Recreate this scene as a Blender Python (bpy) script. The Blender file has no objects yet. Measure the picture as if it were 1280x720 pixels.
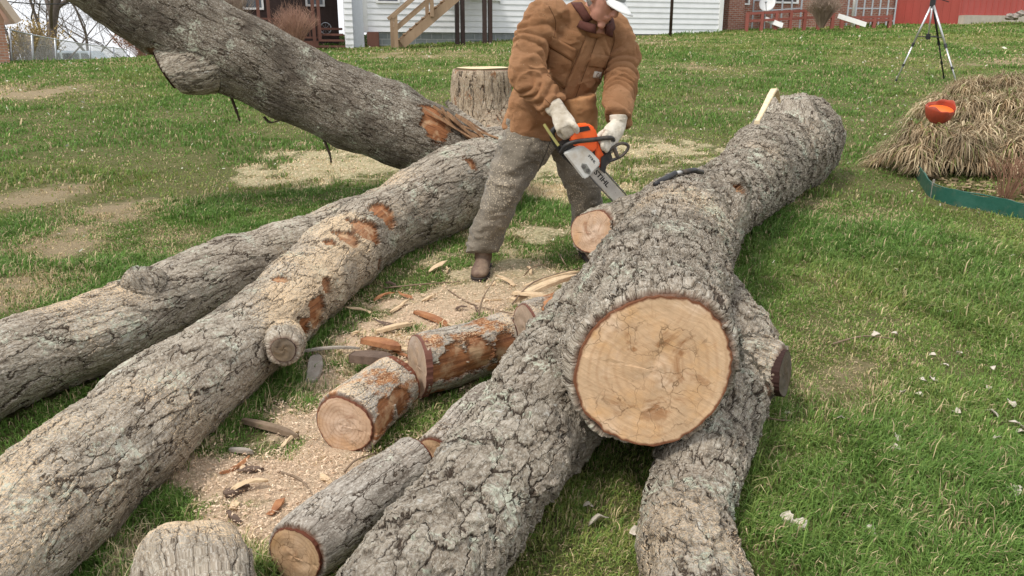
import bpy, bmesh, math, random
import numpy as np
from mathutils import Vector, Matrix
from mathutils.bvhtree import BVHTree
R = math.radians
random.seed(7); rng = np.random.default_rng(11)
C = bpy.context.scene.collection
sc = bpy.context.scene

# ---------------------------------------------------------------- camera, sky, sun, exposure
PITCH = 16.1; SLOPE = 0.074; EYE = 1.6
cam = bpy.data.cameras.new('camera'); cam.sensor_width = 36; cam.lens = 36*1000/1280
cam.clip_start = 0.05; cam.clip_end = 3000
camo = bpy.data.objects.new('camera', cam); C.objects.link(camo)
camo.location = (0, 0, EYE); camo.rotation_euler = (R(90-PITCH), 0, 0)
sc.camera = camo
SUN_EL, SUN_AZ = 56, 232           # azimuth of the sun measured clockwise from +Y (north)
w = bpy.data.worlds.new('World'); sc.world = w; w.use_nodes = True
wn = w.node_tree.nodes; wl = w.node_tree.links; wn.clear()
wo = wn.new('ShaderNodeOutputWorld'); bg = wn.new('ShaderNodeBackground')
sky = wn.new('ShaderNodeTexSky'); sky.sky_type = 'NISHITA'; sky.sun_disc = False
sky.sun_elevation = R(SUN_EL); sky.sun_rotation = R(SUN_AZ)
sky.air_density = 1.0; sky.dust_density = 3.0; sky.ozone_density = 1.0
tc = wn.new('ShaderNodeTexCoord'); mp = wn.new('ShaderNodeMapping'); mp.inputs['Scale'].default_value = (1, 1, 3)
cn = wn.new('ShaderNodeTexNoise'); cn.inputs['Scale'].default_value = 2.2; cn.inputs['Detail'].default_value = 6
cr = wn.new('ShaderNodeMapRange'); cr.inputs[1].default_value = .3; cr.inputs[2].default_value = .62
cr.inputs[3].default_value = .72; cr.inputs[4].default_value = 1.0
mx = wn.new('ShaderNodeMix'); mx.data_type = 'RGBA'; mx.inputs[7].default_value = (9.6, 9.8, 10.2, 1)
wl.new(tc.outputs['Generated'], mp.inputs[0]); wl.new(mp.outputs[0], cn.inputs['Vector'])
wl.new(cn.outputs[0], cr.inputs[0]); wl.new(cr.outputs[0], mx.inputs[0])
wl.new(sky.outputs[0], mx.inputs[6]); wl.new(mx.outputs[2], bg.inputs[0]); wl.new(bg.outputs[0], wo.inputs[0])
bg.inputs[1].default_value = 0.092
sl = bpy.data.lights.new('sun', 'SUN'); sl.energy = 2.2; sl.angle = R(12); sl.color = (1, .95, .88)
so = bpy.data.objects.new('sun', sl); C.objects.link(so)
az, el = R(SUN_AZ), R(SUN_EL)
sd = Vector((math.sin(az)*math.cos(el), math.cos(az)*math.cos(el), math.sin(el)))
so.rotation_euler = sd.to_track_quat('Z', 'Y').to_euler()
sc.view_settings.view_transform = 'Standard'; sc.view_settings.look = 'None'
sc.view_settings.gamma = 1; sc.view_settings.use_curve_mapping = False
sc.view_settings.exposure = 0.50
sc.cycles.max_bounces = 5; sc.cycles.transparent_max_bounces = 6
sc.cycles.use_denoising = True

# ---------------------------------------------------------------- photograph pixel -> world
CP, SP = math.cos(R(PITCH)), math.sin(R(PITCH))
def ray(px, py):
    x = (px-640)/1000; v = (360-py)/1000
    return Vector((x, CP+v*SP, -SP+v*CP))
def at(px, py, h=0.0):             # point at height h above the sloping lawn
    d = ray(px, py); s = (EYE-h)/(SLOPE*d.y-d.z)
    return Vector((0, 0, EYE))+d*s
def aty(px, py, Y):                # point at distance Y along the ground
    d = ray(px, py); return Vector((0, 0, EYE))+d*(Y/d.y)
def depth(p): return p.y*CP-(p.z-EYE)*SP
def sstep(a, b, x):
    t = np.clip((x-a)/(b-a), 0, 1); return t*t*(3-2*t)
def terr(x, y):
    x = np.asarray(x, float); y = np.asarray(y, float)
    z = SLOPE*(np.clip(y, -12, 38))
    f = sstep(9, 32, y)
    z = z+f*(-.12+.02*np.clip(x, -25, 30))
    z = z+.035*np.sin(x*.45+1)*np.sin(y*.5)*sstep(7, 11, y)
    wl_ = sstep(-9.5, -14, x)*sstep(23, 52, y)
    wf = np.maximum(wl_, sstep(60, 130, y))
    return z*(1-wf)+(-2.2)*wf
def ground(x, y): return float(terr(x, y))
def atg(px, py, h=0.0):            # point on the real terrain
    d = ray(px, py); s = 1.0
    o = Vector((0, 0, EYE))
    for k in range(4000):
        p = o+d*s
        if p.z-h <= ground(p.x, p.y): break
        s += .02*max(1, s*.1)
    return p

# ---------------------------------------------------------------- numpy noise
def _h(ix, iy, iz, seed):
    n = (ix.astype(np.int64)*374761393+iy.astype(np.int64)*668265263+iz.astype(np.int64)*2147483647+seed*1274126177) & 0xffffffff
    n = ((n ^ (n >> 13))*1274126177) & 0xffffffff
    n = ((n ^ (n >> 16))*2246822519) & 0xffffffff
    return ((n ^ (n >> 15)) & 0xffffff)/float(0xffffff)
def vnoise(P, seed=0):
    P = np.asarray(P, float); i = np.floor(P); f = P-i; f = f*f*(3-2*f)
    ix, iy, iz = i[:, 0], i[:, 1], i[:, 2]; r = 0
    for a in (0, 1):
        for b in (0, 1):
            for c in (0, 1):
                r = r+_h(ix+a, iy+b, iz+c, seed)*(f[:, 0] if a else 1-f[:, 0])*(f[:, 1] if b else 1-f[:, 1])*(f[:, 2] if c else 1-f[:, 2])
    return r
def fbm(P, seed=0, o=4):
    r = 0; a = .5; P = np.asarray(P, float); t = 0
    for k in range(o):
        r = r+a*vnoise(P*(2**k), seed+k*17); t += a; a *= .5
    return r/t
def xy3(x, y, s): return np.stack([x*s, y*s, np.zeros_like(x)], 1)

# ---------------------------------------------------------------- objects, tags, mesh helpers
def link(o, parent=None):
    C.objects.link(o)
    if parent is not None: o.parent = parent
    return o
def tag(o, label=None, cat=None, group=None, kind=None):
    if label: o['label'] = label
    if cat: o['category'] = cat
    if group: o['group'] = group
    if cat and not kind: kind = 'thing'
    if kind: o['kind'] = kind
    return o
def empty(name, loc, label, cat, group=None, rot=None):
    o = bpy.data.objects.new(name, None); C.objects.link(o); o.location = loc
    if rot is not None: o.rotation_euler = rot
    return tag(o, label, cat, group)
def npmesh(name, V, T, m, parent=None, attrs=None, smooth=False, k=3):
    """V (n,3) vertices, T (m,k) faces, attrs: name -> (type, array per vertex)"""
    V = np.asarray(V, np.float32); T = np.asarray(T, np.int32)
    me = bpy.data.meshes.new(name); me.vertices.add(len(V)); me.vertices.foreach_set('co', V.ravel())
    me.loops.add(T.size); me.loops.foreach_set('vertex_index', T.ravel())
    me.polygons.add(len(T)); me.polygons.foreach_set('loop_start', np.arange(0, T.size, k, dtype=np.int32))
    me.update(calc_edges=True)
    for n, (ty, a) in (attrs or {}).items():
        at_ = me.attributes.new(n, ty, 'POINT')
        at_.data.foreach_set('vector' if ty == 'FLOAT_VECTOR' else ('color' if ty == 'FLOAT_COLOR' else 'value'), np.asarray(a, np.float32).ravel())
    me.polygons.foreach_set('use_smooth', np.full(len(T), smooth))
    if m: me.materials.append(m)
    o = bpy.data.objects.new(name, me); return link(o, parent)
class MB:
    def __init__(s): s.v = []; s.f = []
    def add(s, vs, fs):
        n = len(s.v); s.v += [tuple(v) for v in vs]; s.f += [tuple(i+n for i in f) for f in fs]
    def box(s, lo, hi, M=None):
        vs = [Vector((x, y, z)) for z in (lo[2], hi[2]) for y in (lo[1], hi[1]) for x in (lo[0], hi[0])]
        if M: vs = [M@v for v in vs]
        s.add(vs, [(0, 2, 3, 1), (4, 5, 7, 6), (0, 1, 5, 4), (2, 6, 7, 3), (0, 4, 6, 2), (1, 3, 7, 5)])
    def tube(s, pts, rad, n=8, caps=True, close=False, squash=1.0):
        pts = [Vector(p) for p in pts]; m = len(pts)
        rad = rad if hasattr(rad, '__len__') else [rad]*m
        T = []
        for i in range(m):
            a = pts[i-1] if (i or close) else pts[0]; b = pts[(i+1) % m] if (i < m-1 or close) else pts[-1]
            d = (b-a); T.append(d.normalized() if d.length > 1e-9 else Vector((0, 0, 1)))
        u = T[0].orthogonal().normalized(); vs = []
        for i in range(m):
            u = (u-T[i]*u.dot(T[i])).normalized(); w_ = T[i].cross(u)
            for j in range(n):
                q = 2*math.pi*j/n; vs.append(pts[i]+(u*math.cos(q)+w_*math.sin(q)*squash)*rad[i])
        fs = []
        for i in range(m if close else m-1):
            i2 = (i+1) % m
            for j in range(n): fs.append((i*n+j, i*n+(j+1) % n, i2*n+(j+1) % n, i2*n+j))
        if caps and not close: fs.append(tuple(range(n-1, -1, -1))); fs.append(tuple((m-1)*n+j for j in range(n)))
        s.add(vs, fs)
    def prism(s, poly, z0, z1, M):     # polygon in local xy, extruded along local z
        n = len(poly)
        vs = [M@Vector((p[0], p[1], z0)) for p in poly]+[M@Vector((p[0], p[1], z1)) for p in poly]
        fs = [tuple(range(n-1, -1, -1)), tuple(range(n, 2*n))]+[(i, (i+1) % n, n+(i+1) % n, n+i) for i in range(n)]
        s.add(vs, fs)
    def ball(s, c, r, nu=12, nv=8, sc_=(1, 1, 1), M=None):
        vs = []; fs = []
        for i in range(nv+1):
            t = math.pi*i/nv
            for j in range(nu):
                p = 2*math.pi*j/nu
                q = Vector((math.sin(t)*math.cos(p)*sc_[0], math.sin(t)*math.sin(p)*sc_[1], math.cos(t)*sc_[2]))*r
                if M: q = M@q
                vs.append(Vector(c)+q)
        for i in range(nv):
            for j in range(nu): fs.append((i*nu+j, (i+1)*nu+j, (i+1)*nu+(j+1) % nu, i*nu+(j+1) % nu))
        s.add(vs, fs)
    def build(s, name, m, parent=None, smooth=False, bevel=0, origin=None):
        me = bpy.data.meshes.new(name); me.from_pydata(s.v, [], s.f)
        if smooth: me.polygons.foreach_set('use_smooth', [True]*len(me.polygons))
        bm = bmesh.new(); bm.from_mesh(me); bmesh.ops.remove_doubles(bm, verts=bm.verts, dist=1e-5)
        if bevel: bmesh.ops.bevel(bm, geom=[e for e in bm.edges if e.is_manifold and e.calc_face_angle(0) > .6], offset=bevel, segments=2, affect='EDGES', clamp_overlap=True)
        bmesh.ops.recalc_face_normals(bm, faces=bm.faces); bm.to_mesh(me); bm.free()
        if m: me.materials.append(m)
        if origin is not None:
            me.transform(Matrix.Translation(-Vector(origin)))
        o = bpy.data.objects.new(name, me)
        if origin is not None: o.location = origin
        return link(o, parent)
def under(child, parent):          # parent an already placed world-space object, keeping its place
    child.parent = parent; child.matrix_parent_inverse = parent.matrix_world.inverted() if parent.type != 'X' else Matrix()
    return child
def catmull(pts, sub=6):
    P = [np.array(p, float) for p in pts]; out = []
    for i in range(len(P)-1):
        a = P[max(i-1, 0)]; b = P[i]; c = P[i+1]; d = P[min(i+2, len(P)-1)]
        for k in range(sub):
            t = k/sub
            out.append(.5*((2*b)+(-a+c)*t+(2*a-5*b+4*c-d)*t*t+(-a+3*b-3*c+d)*t**3))
    out.append(P[-1]); return np.array(out)
def evaluated(mb, mods):
    """bake modifiers [(type, {props})] of a temporary object into a mesh"""
    me = bpy.data.meshes.new('t'); me.from_pydata(mb.v, [], mb.f); o = bpy.data.objects.new('t', me); C.objects.link(o)
    for i, (ty, pr) in enumerate(mods):
        m = o.modifiers.new('m%d' % i, ty)
        for k, v in pr.items(): setattr(m, k, v)
    dg = bpy.context.evaluated_depsgraph_get(); dg.update()
    r = bpy.data.meshes.new_from_object(o.evaluated_get(dg))
    bpy.data.objects.remove(o); bpy.data.meshes.remove(me); return r
def mco(me):
    a = np.empty(len(me.vertices)*3, np.float32); me.vertices.foreach_get('co', a); return a.reshape(-1, 3).astype(float)
def mno(me):
    a = np.empty(len(me.vertices)*3, np.float32); me.vertices.foreach_get('normal', a); return a.reshape(-1, 3).astype(float)
def setco(me, V): me.vertices.foreach_set('co', np.asarray(V, np.float32).ravel()); me.update()
def setattr_(me, n, ty, a):
    t = me.attributes.new(n, ty, 'POINT')
    t.data.foreach_set('vector' if ty == 'FLOAT_VECTOR' else ('color' if ty == 'FLOAT_COLOR' else 'value'), np.asarray(a, np.float32).ravel())
def meshobj(name, me, m, parent=None, smooth=True):
    me.polygons.foreach_set('use_smooth', [smooth]*len(me.polygons)); me.materials.clear()
    if m: me.materials.append(m)
    me.name = name; return link(bpy.data.objects.new(name, me), parent)

# ---------------------------------------------------------------- materials
class NT:
    def __init__(s, name):
        s.m = bpy.data.materials.new(name); s.m.use_nodes = True; s.t = s.m.node_tree; s.t.nodes.clear()
        s.out = s.n('ShaderNodeOutputMaterial')
    def n(s, ty, **k):
        o = s.t.nodes.new(ty)
        for a, b in k.items(): setattr(o, a, b)
        return o
    def l(s, a, b): s.t.links.new(a, b)
    def put(s, sock, v):
        if hasattr(v, 'links'): s.l(v, sock)
        else: sock.default_value = v
    def math(s, op, a, b=0.0, c=None, clamp=False):
        o = s.n('ShaderNodeMath', operation=op, use_clamp=clamp); s.put(o.inputs[0], a); s.put(o.inputs[1], b)
        if c is not None: s.put(o.inputs[2], c)
        return o.outputs[0]
    def vm(s, op, a, b):
        o = s.n('ShaderNodeVectorMath', operation=op); s.put(o.inputs[0], a)
        if op == 'SCALE': s.put(o.inputs[3], b)
        else: s.put(o.inputs[1], b)
        return o.outputs[0]
    def rng(s, v, a, b, c=0.0, d=1.0, smooth=False):
        o = s.n('ShaderNodeMapRange'); o.interpolation_type = 'SMOOTHSTEP' if smooth else 'LINEAR'
        s.put(o.inputs[0], v)
        for i, q in enumerate((a, b, c, d)): s.put(o.inputs[i+1], q)
        return o.outputs[0]
    def mix(s, f, a, b, mode='MIX'):
        o = s.n('ShaderNodeMix', data_type='RGBA', blend_type=mode); s.put(o.inputs[0], f)
        for i, q in ((6, a), (7, b)): s.put(o.inputs[i], q if hasattr(q, 'links') else (*q[:3], 1))
        return o.outputs[2]
    def noise(s, v, sc_, det=4, rough=.55, dist=0.0):
        o = s.n('ShaderNodeTexNoise'); s.put(o.inputs['Vector'], v); o.inputs['Scale'].default_value = sc_
        o.inputs['Detail'].default_value = det; o.inputs['Roughness'].default_value = rough; o.inputs['Distortion'].default_value = dist
        return o.outputs[0]
    def noisec(s, v, sc_, det=3):
        o = s.n('ShaderNodeTexNoise'); s.put(o.inputs['Vector'], v); o.inputs['Scale'].default_value = sc_
        o.inputs['Detail'].default_value = det; return o.outputs[1]
    def vor(s, v, sc_, feat='F1', out='Distance', rnd=1.0):
        o = s.n('ShaderNodeTexVoronoi', feature=feat); s.put(o.inputs['Vector'], v); o.inputs['Scale'].default_value = sc_
        o.inputs['Randomness'].default_value = rnd
        return o.outputs[out] if out else o
    def attr(s, n, out='Vector'):
        o = s.n('ShaderNodeAttribute', attribute_name=n); return o.outputs[out]
    def obj(s): return s.n('ShaderNodeTexCoord').outputs['Object']
    def geo(s, out): return s.n('ShaderNodeNewGeometry').outputs[out]
    def scl(s, v, sc_):
        o = s.n('ShaderNodeMapping'); s.put(o.inputs[0], v); o.inputs['Scale'].default_value = sc_; return o.outputs[0]
    def bump(s, h, strength=.5, dist=.01, nrm=None):
        o = s.n('ShaderNodeBump'); s.put(o.inputs['Height'], h); o.inputs['Strength'].default_value = strength; o.inputs['Distance'].default_value = dist
        if nrm is not None: s.l(nrm, o.inputs['Normal'])
        return o.outputs[0]
    def bsdf(s, col, rough=.8, nrm=None, metal=0.0, spec=.3, trans=None, sheen=0):
        o = s.n('ShaderNodeBsdfPrincipled'); s.put(o.inputs['Base Color'], col if hasattr(col, 'links') else (*col[:3], 1))
        s.put(o.inputs['Roughness'], rough); s.put(o.inputs['Metallic'], metal); o.inputs['Specular IOR Level'].default_value = spec
        if sheen: o.inputs['Sheen Weight'].default_value = sheen
        if nrm is not None: s.l(nrm, o.inputs['Normal'])
        sh = o.outputs[0]
        if trans is not None:
            t = s.n('ShaderNodeBsdfTranslucent'); s.put(t.inputs[0], col if hasattr(col, 'links') else (*col[:3], 1))
            mxs = s.n('ShaderNodeMixShader'); mxs.inputs[0].default_value = trans; s.l(sh, mxs.inputs[1]); s.l(t.outputs[0], mxs.inputs[2]); sh = mxs.outputs[0]
        s.l(sh, s.out.inputs[0]); return s.m
def pmat(name, c1, c2=None, rough=.7, nscale=8, bump=.2, bscale=40, metal=0.0, spec=.3, bdist=.01, stretch=(1, 1, 1), grime=None, trans=None):
    s = NT(name); v = s.scl(s.obj(), stretch); c2 = c2 or tuple(x*.8 for x in c1)
    f = s.rng(s.noise(v, nscale, 5), .3, .7); col = s.mix(f, c1, c2)
    if grime: col = s.mix(s.rng(s.noise(v, nscale*.35, 6, .7), .5, .72), col, grime)
    r = s.rng(s.noise(v, nscale*2, 3), .3, .7, max(rough-.1, .05), min(rough+.1, 1))
    nr = s.bump(s.noise(v, bscale, 5, .65), bump, bdist) if bump else None
    return s.bsdf(col, r, nr, metal, spec, trans=trans)
# ---------------------------------------------------------------- ground masks (world xy)
def pxy(l): return [(at(a, b).x, at(a, b).y, r, s) for a, b, r, s in l]
DUST = pxy([(350, 600, 0.288, 1.08), (395, 590, 0.264, 1.08), (330, 650, 0.264, 1.08), (440, 550, 0.192, 0.84), (290, 690, 0.18, 0.72), (560, 385, 0.36, 1.2), (620, 372, 0.264, 1.08), (665, 350, 0.3, 1.08), (500, 405, 0.3, 0.96), (480, 430, 0.24, 0.96),
            (455, 470, 0.24, 0.84), (700, 235, 0.48, 0.84), (690, 205, 0.66, 1.14), (650, 195, 0.48, 1.08), (745, 190, 0.6, 0.84), (800, 185, 0.6, 0.9), (840, 190, 0.6, 0.6), (420, 208, 0.54, 1.25), (385, 215, 0.48, 1.08), (470, 205, 0.48, 1.08), (620, 345, 0.3, 0.72), (430, 195, 0.6, 0.72), (760, 240, 0.36, 0.6), (500, 500, 0.24, 0.6), (470, 570, 0.24, 0.6), (430, 500, .25, .6), (380, 540, .25, .7), (540, 420, .3, .8), (250, 700, .25, .6), (590, 345, .4, .5), (460, 520, .3, .5), (660, 300, .5, .4)])
BARE = pxy([(60, 312, .35, .9), (160, 262, .45, .9), (5, 360, .35, .8), (30, 245, .5, .7), (110, 290, .3, .6), (210, 300, .4, .4), (30, 112, 1.4, .8), (100, 70, 2, .4), (870, 85, 1.3, .55), (930, 130, 1, .3),
            (1260, 80, 1.6, .6), (1050, 260, .6, .25), (1060, 470, .35, .45), (1010, 430, .3, .35), (230, 255, .6, .4), (780, 52, 3, .5), (520, 62, 3, .5), (330, 260, .4, .35), (250, 480, .2, .3), (1180, 655, .2, .3)])
def field(L, x, y, sc_, seed, na=1.1):
    n = fbm(xy3(x, y, sc_), seed, 5)
    a = np.zeros_like(x)
    for cx, cy, r, s in L:
        a = np.maximum(a, s*np.exp(-(((x-cx)**2+(y-cy)**2)/(r*r))*.8))
    return np.clip((a+(n-.5)*na*np.clip(a*4, 0, 1)-.12)*1.35, 0, 1)
def dustf(x, y): return field(DUST, x, y, 6.0, 3, 1.9)
def baref(x, y): return field(BARE, x, y, 2.2, 9)

# ---------------------------------------------------------------- ground
s = NT('lawn_soil'); v = s.obj()
n1 = s.noise(v, 3, 6, .6); n2 = s.noise(v, 60, 5, .7); n3 = s.noise(v, 14, 4)
c = s.mix(s.rng(n1, .35, .65), (.065, .088, .022), (.11, .115, .040))
c = s.mix(s.rng(n2, .4, .7), c, (.17, .14, .07))
c = s.mix(s.rng(s.geo('Position'), 0, 1), c, c)
yy = s.n('ShaderNodeSeparateXYZ'); s.l(s.geo('Position'), yy.inputs[0])
far = s.rng(yy.outputs[1], 14, 30)
cf = s.mix(s.rng(s.noise(v, 2.5, 8, .75), .35, .65), (.115, .15, .035), (.20, .18, .07))
c = s.mix(far, c, cf)
bare = s.attr('bare', 'Fac'); dust = s.attr('dust', 'Fac')
c = s.mix(s.rng(s.math('ADD', bare, s.math('MULTIPLY', s.math('SUBTRACT', n3, .5), .8)), .3, .7), c, s.mix(n2, (.20, .16, .09), (.36, .28, .18)))
spk = s.rng(s.vor(v, 170, 'F1', 'Distance'), .25, .6)
dcol = s.mix(spk, (.74, .60, .43), (.48, .36, .24))
dcol = s.mix(s.rng(n3, .3, .7), dcol, (.62, .46, .32))
straw_c = s.mix(s.rng(s.noise(v, 45, 6, .75), .35, .65), (.24, .22, .10), (.58, .50, .33))
dcol = s.mix(s.rng(yy.outputs[1], 4.0, 4.9), dcol, straw_c)
c = s.mix(s.rng(s.math('ADD', dust, s.math('MULTIPLY', s.math('SUBTRACT', s.noise(v, 22, 6, .75), .5), 2.2)), .25, .75), c, dcol)
GM = s.bsdf(c, .95, s.bump(s.math('ADD', s.noise(v, 90, 6, .7), s.math('MULTIPLY', s.noise(v, 12, 3), 2)), .9, .02), spec=.1)
def axis(parts):
    o = []
    for a, b, st in parts: o += list(np.arange(a, b, st))
    return np.array(o+[parts[-1][1]])
gx = axis([(-700, -60, 40), (-60, -12, 2), (-12, -4, .25), (-4, 4.5, .045), (4.5, 14, .25), (14, 60, 2), (60, 700, 40)])
gy = axis([(-60, -4, 4), (-4, 1.0, .3), (1.0, 9, .045), (9, 14, .15), (14, 60, .8), (60, 140, 8), (140, 1500, 60)])
X, Y = np.meshgrid(gx, gy); x = X.ravel(); y = Y.ravel()
du = dustf(x, y); ba = baref(x, y)
z = terr(x, y)+.012*(fbm(xy3(x, y, 5), 2)-.5)*2+du*.012*sstep(.2, .8, du)
nx, ny = len(gx), len(gy); I = np.arange(nx*ny).reshape(ny, nx)
F = np.stack([I[:-1, :-1], I[:-1, 1:], I[1:, 1:], I[1:, :-1]], -1).reshape(-1, 4)
g = npmesh('lawn_ground', np.stack([x, y, z], 1), F, GM, attrs={'dust': ('FLOAT', du), 'bare': ('FLOAT', ba)}, smooth=True, k=4)
tag(g, 'short patchy spring lawn sloping up towards the houses', None, kind='structure')

# ---------------------------------------------------------------- bark and cut wood materials
def bark_mat(name, plate=20, stretch=.30, depth=.014, tint=(1, 1, 1), lichen=1.0, dusty=1.0, flake=.5, red=0.0, dark=0.0):
    s = NT(name); s.m.displacement_method = 'BOTH'
    bk = s.attr('bk'); p = s.obj()
    base = s.scl(bk, (1, 1, stretch))
    wrp = s.vm('SCALE', s.vm('SUBTRACT', s.noisec(s.scl(bk, (1, 1, stretch*1.3)), plate*.55, 4), (.5, .5, .5)), 2.0/plate)
    wr2 = s.vm('MULTIPLY', s.vm('SUBTRACT', s.noisec(s.scl(bk, (1, 1, .6)), 48, 4), (.5, .5, .5)), (.022, .022, .012))
    wrp = s.vm('ADD', wrp, wr2)
    q = s.vm('ADD', base, wrp)
    e1 = s.vor(q, plate, 'DISTANCE_TO_EDGE', 'Distance')
    V1 = s.vor(q, plate, 'F1', None)
    cellr = s.n('ShaderNodeSeparateXYZ'); s.l(V1.outputs['Color'], cellr.inputs[0])
    q2 = s.vm('ADD', s.vm('ADD', s.scl(bk, (1, 1, stretch*1.9)), s.vm('SCALE', wrp, .9)), (3.3, 1.2, 7.1))
    e2 = s.vor(q2, plate*1.7, 'DISTANCE_TO_EDGE', 'Distance')
    V2 = s.vor(q2, plate*1.7, 'F1', None)
    cell2 = s.n('ShaderNodeSeparateXYZ'); s.l(V2.outputs['Color'], cell2.inputs[0])
    dl = s.n('ShaderNodeSeparateXYZ'); s.l(s.vm('SUBTRACT', q, V1.outputs['Position']), dl.inputs[0])
    lift = s.rng(dl.outputs[2], -.6/plate, .6/plate, 0, 1)
    dl2 = s.n('ShaderNodeSeparateXYZ'); s.l(s.vm('SUBTRACT', q2, V2.outputs['Position']), dl2.inputs[0])
    lift2 = s.rng(dl2.outputs[2], -.3/plate, .3/plate, 0, 1)
    # cracks come and go: their width is driven by a noise
    wid = s.rng(s.noise(s.scl(bk, (1, 1, .6)), 11, 3), .40, .68, .008, .085)
    crack1 = s.rng(s.math('DIVIDE', e1, wid), .0, 1, 0, 1, True)
    wid2 = s.rng(s.noise(s.vm('ADD', bk, (1, 5, 2)), 13, 3), .42, .64, .003, .085)
    crack2 = s.rng(s.math('DIVIDE', e2, wid2), .0, 1, 0, 1, True)
    c2 = crack2
    big = s.noise(s.scl(bk, (1, 1, .5)), 7, 3)
    fine = s.noise(s.scl(bk, (1, 1, .38)), 85, 9, .82)
    furrow = s.noise(s.scl(bk, (1, 1, .13)), 34, 6, .7)
    h = s.math('MULTIPLY', cellr.outputs[0], .32)
    h = s.math('ADD', h, s.math('MULTIPLY', crack1, .38))
    h = s.math('ADD', h, s.math('MULTIPLY', lift, flake*.6))
    h = s.math('ADD', h, s.math('MULTIPLY', s.math('MULTIPLY', lift2, cell2.outputs[0]), flake*.7))
    h = s.math('ADD', h, s.math('MULTIPLY', c2, .22))
    h = s.math('ADD', h, s.math('MULTIPLY', fine, .5))
    h = s.math('ADD', h, s.math('MULTIPLY', furrow, .6))
    h = s.math('ADD', h, s.math('MULTIPLY', big, .8))
    cap = s.attr('cap', 'Fac'); tear = s.attr('tear', 'Fac')
    tn = s.rng(s.math('ADD', tear, s.math('MULTIPLY', s.math('SUBTRACT', s.noise(s.scl(bk, (1, 1, .3)), 20, 6, .75), .5), 2.0)), .44, .54)
    fib = s.noise(s.scl(bk, (1, 1, .06)), 60, 6, .7)
    h = s.math('ADD', s.math('MULTIPLY', h, s.math('SUBTRACT', 1.0, tn)), s.math('MULTIPLY', s.math('ADD', s.math('MULTIPLY', fib, .5), .2), tn))
    keep = s.math('MULTIPLY', s.math('SUBTRACT', 1.0, cap), s.math('SUBTRACT', 1.0, s.math('MULTIPLY', s.attr('rim', 'Fac'), .5)))
    dsp = s.n('ShaderNodeDisplacement'); dsp.inputs['Midlevel'].default_value = 1.0; dsp.inputs['Scale'].default_value = depth
    s.l(s.math('ADD', s.math('MULTIPLY', s.math('SUBTRACT', h, .9), keep), 1.0), dsp.inputs['Height'])
    s.l(dsp.outputs[0], s.out.inputs['Displacement'])
    # colour
    t = tint
    g1 = tuple(a*b for a, b in zip((.29, .255, .21), t)); g2 = tuple(a*b for a, b in zip((.53, .49, .43), t)); g3 = tuple(a*b for a, b in zip((.36, .31, .26), t))
    col = s.mix(s.rng(s.noise(bk, 8, 5, .65), .3, .7), g1, g2)
    col = s.mix(s.math('MULTIPLY', cellr.outputs[1], .6), col, g3)
    col = s.mix(s.rng(fine, .36, .60), s.mix(1.0, col, (.33, .29, .25), 'MULTIPLY'), col)
    col = s.mix(s.rng(s.noise(s.scl(bk, (1, 1, .6)), 170, 4, .7), .48, .66, 0, .55), col, (.66, .62, .54))
    col = s.mix(s.rng(furrow, .30, .46), s.mix(1.0, col, (.35, .31, .28), 'MULTIPLY'), col)
    lic = s.rng(s.math('ADD', s.noise(bk, 5.5, 4, .6), s.math('MULTIPLY', s.math('SUBTRACT', s.noise(bk, 55, 5, .7), .5), .9)), .60, .70)
    col = s.mix(s.math('MULTIPLY', lic, .8*lichen), col, s.mix(s.noise(bk, 3, 2), (.46, .50, .37), (.58, .57, .48)))
    lic2 = s.rng(s.noise(s.vm('ADD', bk, (3.1, 7.7, 1.3)), 22, 6, .7), .62, .70)
    col = s.mix(s.math('MULTIPLY', lic2, .55*lichen), col, (.60, .60, .55))
    dk = s.rng(s.math('MULTIPLY', crack1, s.math('ADD', s.math('MULTIPLY', c2, .45), .55)), .04, .5)
    col = s.mix(dk, s.mix(s.noise(bk, 30, 3), (.045, .034, .026), (.11, .082, .06)), col)
    # weathered black staining patches
    st = s.rng(s.noise(s.vm('ADD', bk, (9.1, 2.7, 5.3)), 3.2, 5, .65), .57-.1*dark, .72-.1*dark)
    col = s.mix(s.math('MULTIPLY', st, .65), col, (.07, .055, .042))
    if red:
        rf = s.rng(s.noise(s.scl(bk, (1, 1, .5)), 9, 5, .7), .62-.22*red, .68-.22*red)
        rc = s.mix(s.rng(s.noise(s.scl(bk, (1, 1, .2)), 40, 5, .7), .3, .7), (.12, .045, .025), (.44, .21, .09))
        col = s.mix(rf, col, rc)
    # saw dust lying on what faces up
    nz = s.n('ShaderNodeSeparateXYZ'); s.l(s.geo('Normal'), nz.inputs[0])
    dm = s.attr('dustm', 'Fac')
    dd = s.math('ADD', s.math('MULTIPLY', dm, .75), s.math('MULTIPLY', s.math('SUBTRACT', s.noise(p, 130, 5, .75), .5), 1.5))
    df = s.math('MULTIPLY', s.rng(dd, .35, .5), s.rng(nz.outputs[2], .25, .7))
    tcol = s.mix(s.rng(fib, .3, .7), (.11, .04, .022), (.43, .19, .08))
    tcol = s.mix(s.rng(s.noise(bk, 14, 4), .50, .66), tcol, (.48, .31, .18))
    col = s.mix(tn, col, tcol)
    col = s.mix(s.math('MULTIPLY', s.math('MULTIPLY', df, dusty), s.math('SUBTRACT', 1.0, s.math('MULTIPLY', tn, .75))), col, s.mix(s.noise(p, 200, 2), (.74, .58, .39), (.60, .43, .26)))
    col = s.mix(s.math('MULTIPLY', cap, .85), col, s.mix(s.noise(p, 80, 3), (.085, .04, .025), (.17, .08, .045)))
    return s.bsdf(col, .92, None, spec=.15)
BARK_R = bark_mat('bark_shaggy_grey', 23, .25, .021, flake=1.1, dusty=.8, lichen=1.25, tint=(1.06, 1.03, .96))
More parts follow.
